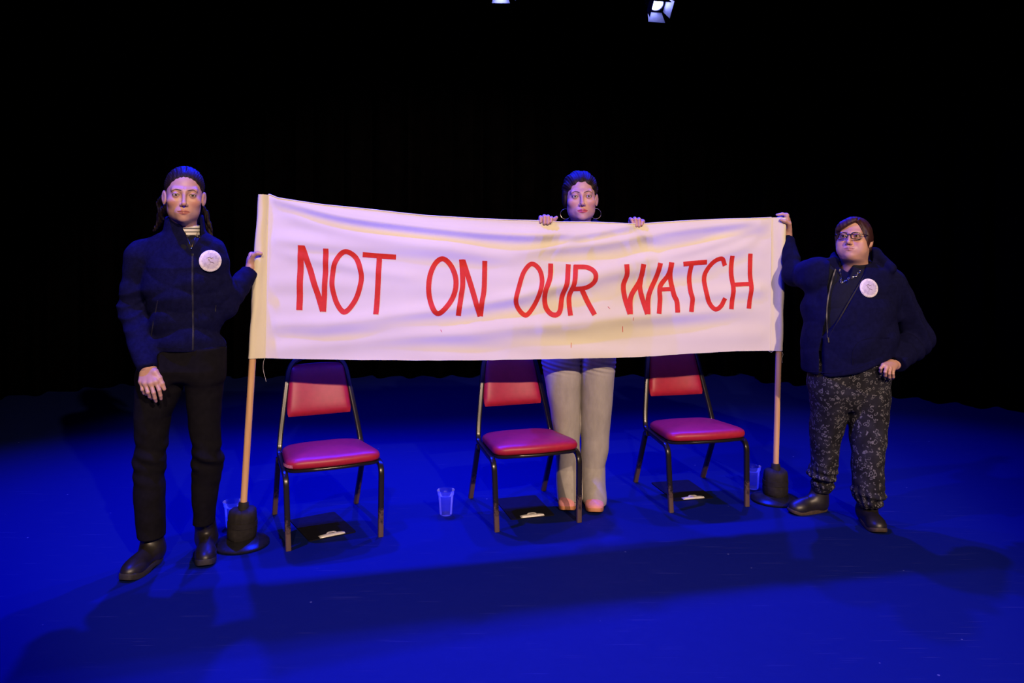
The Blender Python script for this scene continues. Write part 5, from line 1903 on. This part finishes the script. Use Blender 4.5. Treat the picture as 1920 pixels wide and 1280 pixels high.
jkC = cloth_part(Cp, 'zip_hoodie', 'softshell', jackC, (1.25, 3.75, 0.65), (2.3, 4.55, 1.50), 0.0045)
for (pts, nm, mt, w) in (([(1552 - 9 * math.sin(t * 3.0) + 16 * t, 634 - 130 * t) for t in np.linspace(0, 1, 12)], 'zip', 'zip', 0.003),
                         ([(1555 + 70 * t ** 1.05, 632 - 122 * t) for t in np.linspace(0, 1, 12)], 'zip', 'zip', 0.003)):
    strip(Cp, nm, mt, on_surface(jackC0, pts, 3.7, 4.3, -0.002), w, 0.0015, jkC)
zq = on_surface(jackC0, [(1553.5, 634)], 3.7, 4.3, 0.004)[0]
strip(Cp, 'zip_pull', 'silver', [zq + (0, 0, 0.004), zq + (0.001, -0.002, -0.02)], 0.0032, 0.001, jkC)
pk = on_surface(jackC0, [(1598, 684), (1597, 668), (1601, 652), (1611, 640), (1628, 634), (1648, 632.5), (1668, 633)], 3.7, 4.3, 0.0004)
strip(Cp, 'pocket_seam', 'softshell', pk, 0.002, 0.0016, jkC)
bandpts = on_surface(jackC0, [(x, float(np.interp(x, (1512, 1561, 1610, 1650), (696, 699, 689, 671)))) for x in range(1516, 1650, 8)], 3.7, 4.3, 0.0)
strip(Cp, 'waistband_seam', 'softshell', bandpts, 0.002, 0.0016, jkC, up=(0, 0, 1))
badge(jkC, jackC0, 1628.5, 540, 3.7, 4.3, 0.046)

# polo shirt under the hoodie, with its collar


def poloC(P):
    d = np.maximum(jackC0(P) + 0.017, openC(P) - 0.05)
    q = P - neckC.astype(f32)
    d = smin(d, s_ell(P, neckC + np.array((0.0, 0.0, -0.045)), (0.105, 0.095, 0.05)), 0.03)
    xz = at(1590, 0, 3.97)[0]
    v = np.maximum(np.abs(P[:, 0] - xz) - np.clip((P[:, 2] - Q(0, 530)[2]) * 0.55, -0.02, 0.06), q[:, 1] + 0.02)
    rho = np.sqrt((q[:, 0] / 0.079) ** 2 + (q[:, 1] / 0.074) ** 2)
    col = np.maximum(np.abs((rho - 1) * 0.075) - 0.005, np.maximum(q[:, 2] - 0.024 - 0.018 * np.sin(np.arctan2(q[:, 1], q[:, 0])), -0.055 - q[:, 2]))
    d = smin(d, col, 0.01)
    d = smax(d, -v, 0.005)
    return smax(d, -np.maximum((rho - 0.93) * 0.075, -0.03 - q[:, 2]), 0.004)


plC = cloth_part(Cp, 'polo_shirt', 'polo', poloC, (1.45, 3.8, 0.85), (2.1, 4.3, 1.47), 0.0042)
# chunky chain worn over the polo
allC = lambda P: np.minimum(np.minimum(jackC(P), poloC(P)), np.minimum(s_cap(P, nkT, nkB, 0.060, 0.066), s_ell(P, neckC + np.array((0, 0, -0.06)), (0.1, 0.09, 0.06))))
cp = on_surface(allC, [(1575, 507), (1576, 515), (1576.5, 523), (1577, 530), (1583, 529), (1592, 523), (1601, 520), (1608, 514), (1614, 507)], 3.7, 4.3, 0.005)
m = MB(); CP = smooth_curve(cp, 5)
for i in range(0, len(CP) - 1, 2):
    a, b = CP[i], CP[i + 1]
    ct = (a + b) / 2; dv = (b - a) / (np.linalg.norm(b - a) + 1e-9); pv = np.cross(dv, (0, 1, 0)) if (i // 2) % 2 == 0 else np.array((0, 1, 0.0))
    pv = pv / (np.linalg.norm(pv) + 1e-9)
    m.sweep([ct + dv * 0.0062 * math.cos(t) + pv * 0.0034 * math.sin(t) for t in np.linspace(0, 2 * math.pi, 12, endpoint=False)], circ(0.0011, 6), closed=True)
m.build('chain_necklace', M['silver'], Cp, True)

# hair: short bob, fringe swept across from a parting on the right of the picture


def hairC(P):
    q = hC.loc(P)
    d = s_ell(q, (0, 0.018, 0.036), (0.0830, 0.102, 0.082))
    d = smin(d, s_ell(q, (0, 0.036, -0.022), (0.083, 0.080, 0.066)), 0.03)
    mq = np.stack([np.abs(q[:, 0]), q[:, 1], q[:, 2]], 1)
    d = smin(d, s_ell(mq, (0.070, -0.012, 0.0), (0.018, 0.040, 0.058)), 0.02)
    fr_ = s_ell(q, (-0.018, -0.066, 0.062), (0.062, 0.030, 0.030), np.array(Matrix.Rotation(math.radians(-28), 3, 'Y')))
    d = smin(d, fr_, 0.02)
    d = d + 0.0008 * np.sin(q[:, 0] * 300 + q[:, 2] * 130 + 2.5 * np.sin(q[:, 1] * 40 + q[:, 2] * 20)) + 0.0008 * np.sin(q[:, 0] * 120 + q[:, 2] * 60)
    d = smax(d, -s_cap(q, (0.034, -0.095, 0.078), (0.022, 0.03, 0.13), 0.004, 0.003), 0.004)
    line = np.minimum(0.059 + 0.62 * q[:, 0], 0.079 - 1.75 * (q[:, 0] - 0.031))
    face = np.maximum(s_ell(q, (0.0, -0.105, -0.035), (0.072, 0.088, 0.130)), q[:, 2] - line)
    d = smax(d, -face, 0.006)
    d = smax(d, -s_ell(q, (0.082, 0.004, -0.038), (0.022, 0.026, 0.026)), 0.008)
    d = np.maximum(d, -0.070 - q[:, 2])
    return d * f32(hC.s)


cloth_part(Cp, 'hair', 'hair_red', hairC, hC.c - 0.16, hC.c + 0.17, 0.0032)
for sx in (1, -1):
    me = sphere_mesh('earring', 0.003, 12, 8); o = link('earring', me, M['silver'], Cp)
    o.location = Vector(hC.wor([sx * 0.079, -0.006, -0.043])) - Cp.location

# spectacles
gl = None
fm = MB()
for sx in (-1, 1):
    pts = []
    for k in range(40):
        a = 2 * math.pi * k / 40
        ca, sa = math.cos(a), math.sin(a)
        x = sx * 0.0345 + 0.0245 * np.sign(ca) * abs(ca) ** 0.6; z = -0.002 + 0.0165 * np.sign(sa) * abs(sa) ** 0.65
        y = -0.1000 + 0.6 * max(abs(x) - 0.03, 0) ** 1.2 * 1.6
        pts.append(hC.wor([x, y, z]))
    fm.sweep(pts, circ(0.0024, 8, 0.0018), closed=True)
fm.sweep([hC.wor(p) for p in ((-0.0105, -0.1000, 0.004), (0, -0.1025, 0.0065), (0.0105, -0.1000, 0.004))], circ(0.0022, 8))
for sx in (-1, 1):
    fm.sweep([hC.wor(p) for p in smooth_curve([(sx * 0.0585, -0.088, 0.007), (sx * 0.070, -0.078, 0.008), (sx * 0.080, -0.03, 0.006), (sx * 0.082, 0.006, 0.0), (sx * 0.081, 0.025, -0.018)], 5)], circ(0.0016, 8, 0.0034))
gl = fm.build('glasses', M['glasses'], Cp, True)
for sx in (-1, 1):
    V = []
    for k in range(32):
        a = 2 * math.pi * k / 32; ca, sa = math.cos(a), math.sin(a)
        x = sx * 0.0345 + 0.0235 * np.sign(ca) * abs(ca) ** 0.6; z = -0.002 + 0.0155 * np.sign(sa) * abs(sa) ** 0.65
        y = -0.1000 + 0.6 * max(abs(x) - 0.03, 0) ** 1.2 * 1.6
        V.append((x, y, z))
    VV = [hC.wor(v) for v in V] + [hC.wor((v[0], v[1] + 0.0014, v[2])) for v in V]
    m = MB(); m.add(VV, [tuple(range(32)), tuple(range(63, 31, -1))] + [(k, 32 + k, 32 + (k + 1) % 32, (k + 1) % 32) for k in range(32)])
    m.build('lens', M['lens_glass'], gl, True, sharp=30)

# leopard print trousers, gathered at the ankles
legCR = rows([(680, 1519, 1590, YC + .01, .135), (714, 1519, 1590, YC + .01, .130), (782, 1519.5, 1587, YC + .03, .105), (818, 1520, 1576, YC + .05, .092), (850, 1523, 1572, YC + .06, .085), (871, 1522, 1570, YC + .07, .083), (884, 1516, 1567, YC + .075, .084), (892, 1517, 1566, YC + .075, .085), (899, 1525, 1561, YC + .08, .067), (908, 1522, 1562, YC + .085, .070), (922, 1524, 1555, YC + .09, .058)])
legCL = rows([(680, 1586, 1664, YC - .01, .135), (714, 1588, 1663, YC - .01, .130), (782, 1590, 1662, YC - .03, .108), (806, 1594, 1661, YC - .05, .100), (848, 1597, 1656, YC - .07, .090), (880, 1598, 1655, YC - .08, .086), (915, 1600, 1656, YC - .09, .086), (927, 1600, 1657, YC - .09, .088), (934, 1606, 1653, YC - .09, .074), (942, 1607, 1652, YC - .09, .076), (949, 1612, 1648, YC - .09, .062)])
hipC = rows([(640, 1525, 1660, YC, .15), (680, 1520, 1663, YC, .16), (730, 1519.5, 1662.5, YC, .14), (765, 1530, 1655, YC, .10)])
wL1, wL2 = Wave(61, 20, (1, 1, 0.6), 7), Wave(62, 50, (0.7, 0.7, 1.6), 7)


def trousersC(P):
    r, l = s_prof(P, legCR), s_prof(P, legCL)
    za, zb = at(0, 890, YC + .08)[2], at(0, 930, YC - .09)[2]
    g1 = np.exp(-((P[:, 2] - za) / 0.05) ** 2); g2 = np.exp(-((P[:, 2] - zb) / 0.05) ** 2)
    pl = np.sin(np.arctan2(P[:, 1] - (YC + .08), P[:, 0] - at(1540, 0, YC + .08)[0]) * 13 + P[:, 2] * 30)
    p2 = np.sin(np.arctan2(P[:, 1] - (YC - .09), P[:, 0] - at(1630, 0, YC - .09)[0]) * 13 + P[:, 2] * 30)
    r = r + 0.004 * g1 * pl + 0.005 * g1 * np.sin(P[:, 2] * 150 + P[:, 0] * 25)
    l = l + 0.004 * g2 * p2 + 0.005 * g2 * np.sin(P[:, 2] * 150 + P[:, 0] * 25)
    d = smin(r, l, 0.015)
    d = smin(d, s_prof(P, hipC, 0.02), 0.03)
    return d + 0.003 * wL1(P) + 0.0022 * wL2(P)


cloth_part(Cp, 'leopard_trousers', 'leopard', trousersC, (1.40, 3.78, 0.05), (2.05, 4.35, 0.98), 0.0045)
hl = np.array(at(1549, 0, 4.195)[:2]); tl = np.array(at(1480, 0, 4.135)[:2])
shoe(Cp, hl, tl, 0.046, at(1538.5, 915, 4.18), 0.044, 0, 'boot', 'sole_brown', 'boot', 0.018, 0, 0.042, seed=5)
shoe(Cp, np.array(at(1617, 0, 4.085)[:2]), np.array(at(1652, 0, 3.852)[:2]), 0.047, at(1629, 944, 4.01), 0.044, 0, 'boot', 'sole_brown', 'boot', 0.020, 0, 0.042, seed=6)
# laces on the nearer shoe
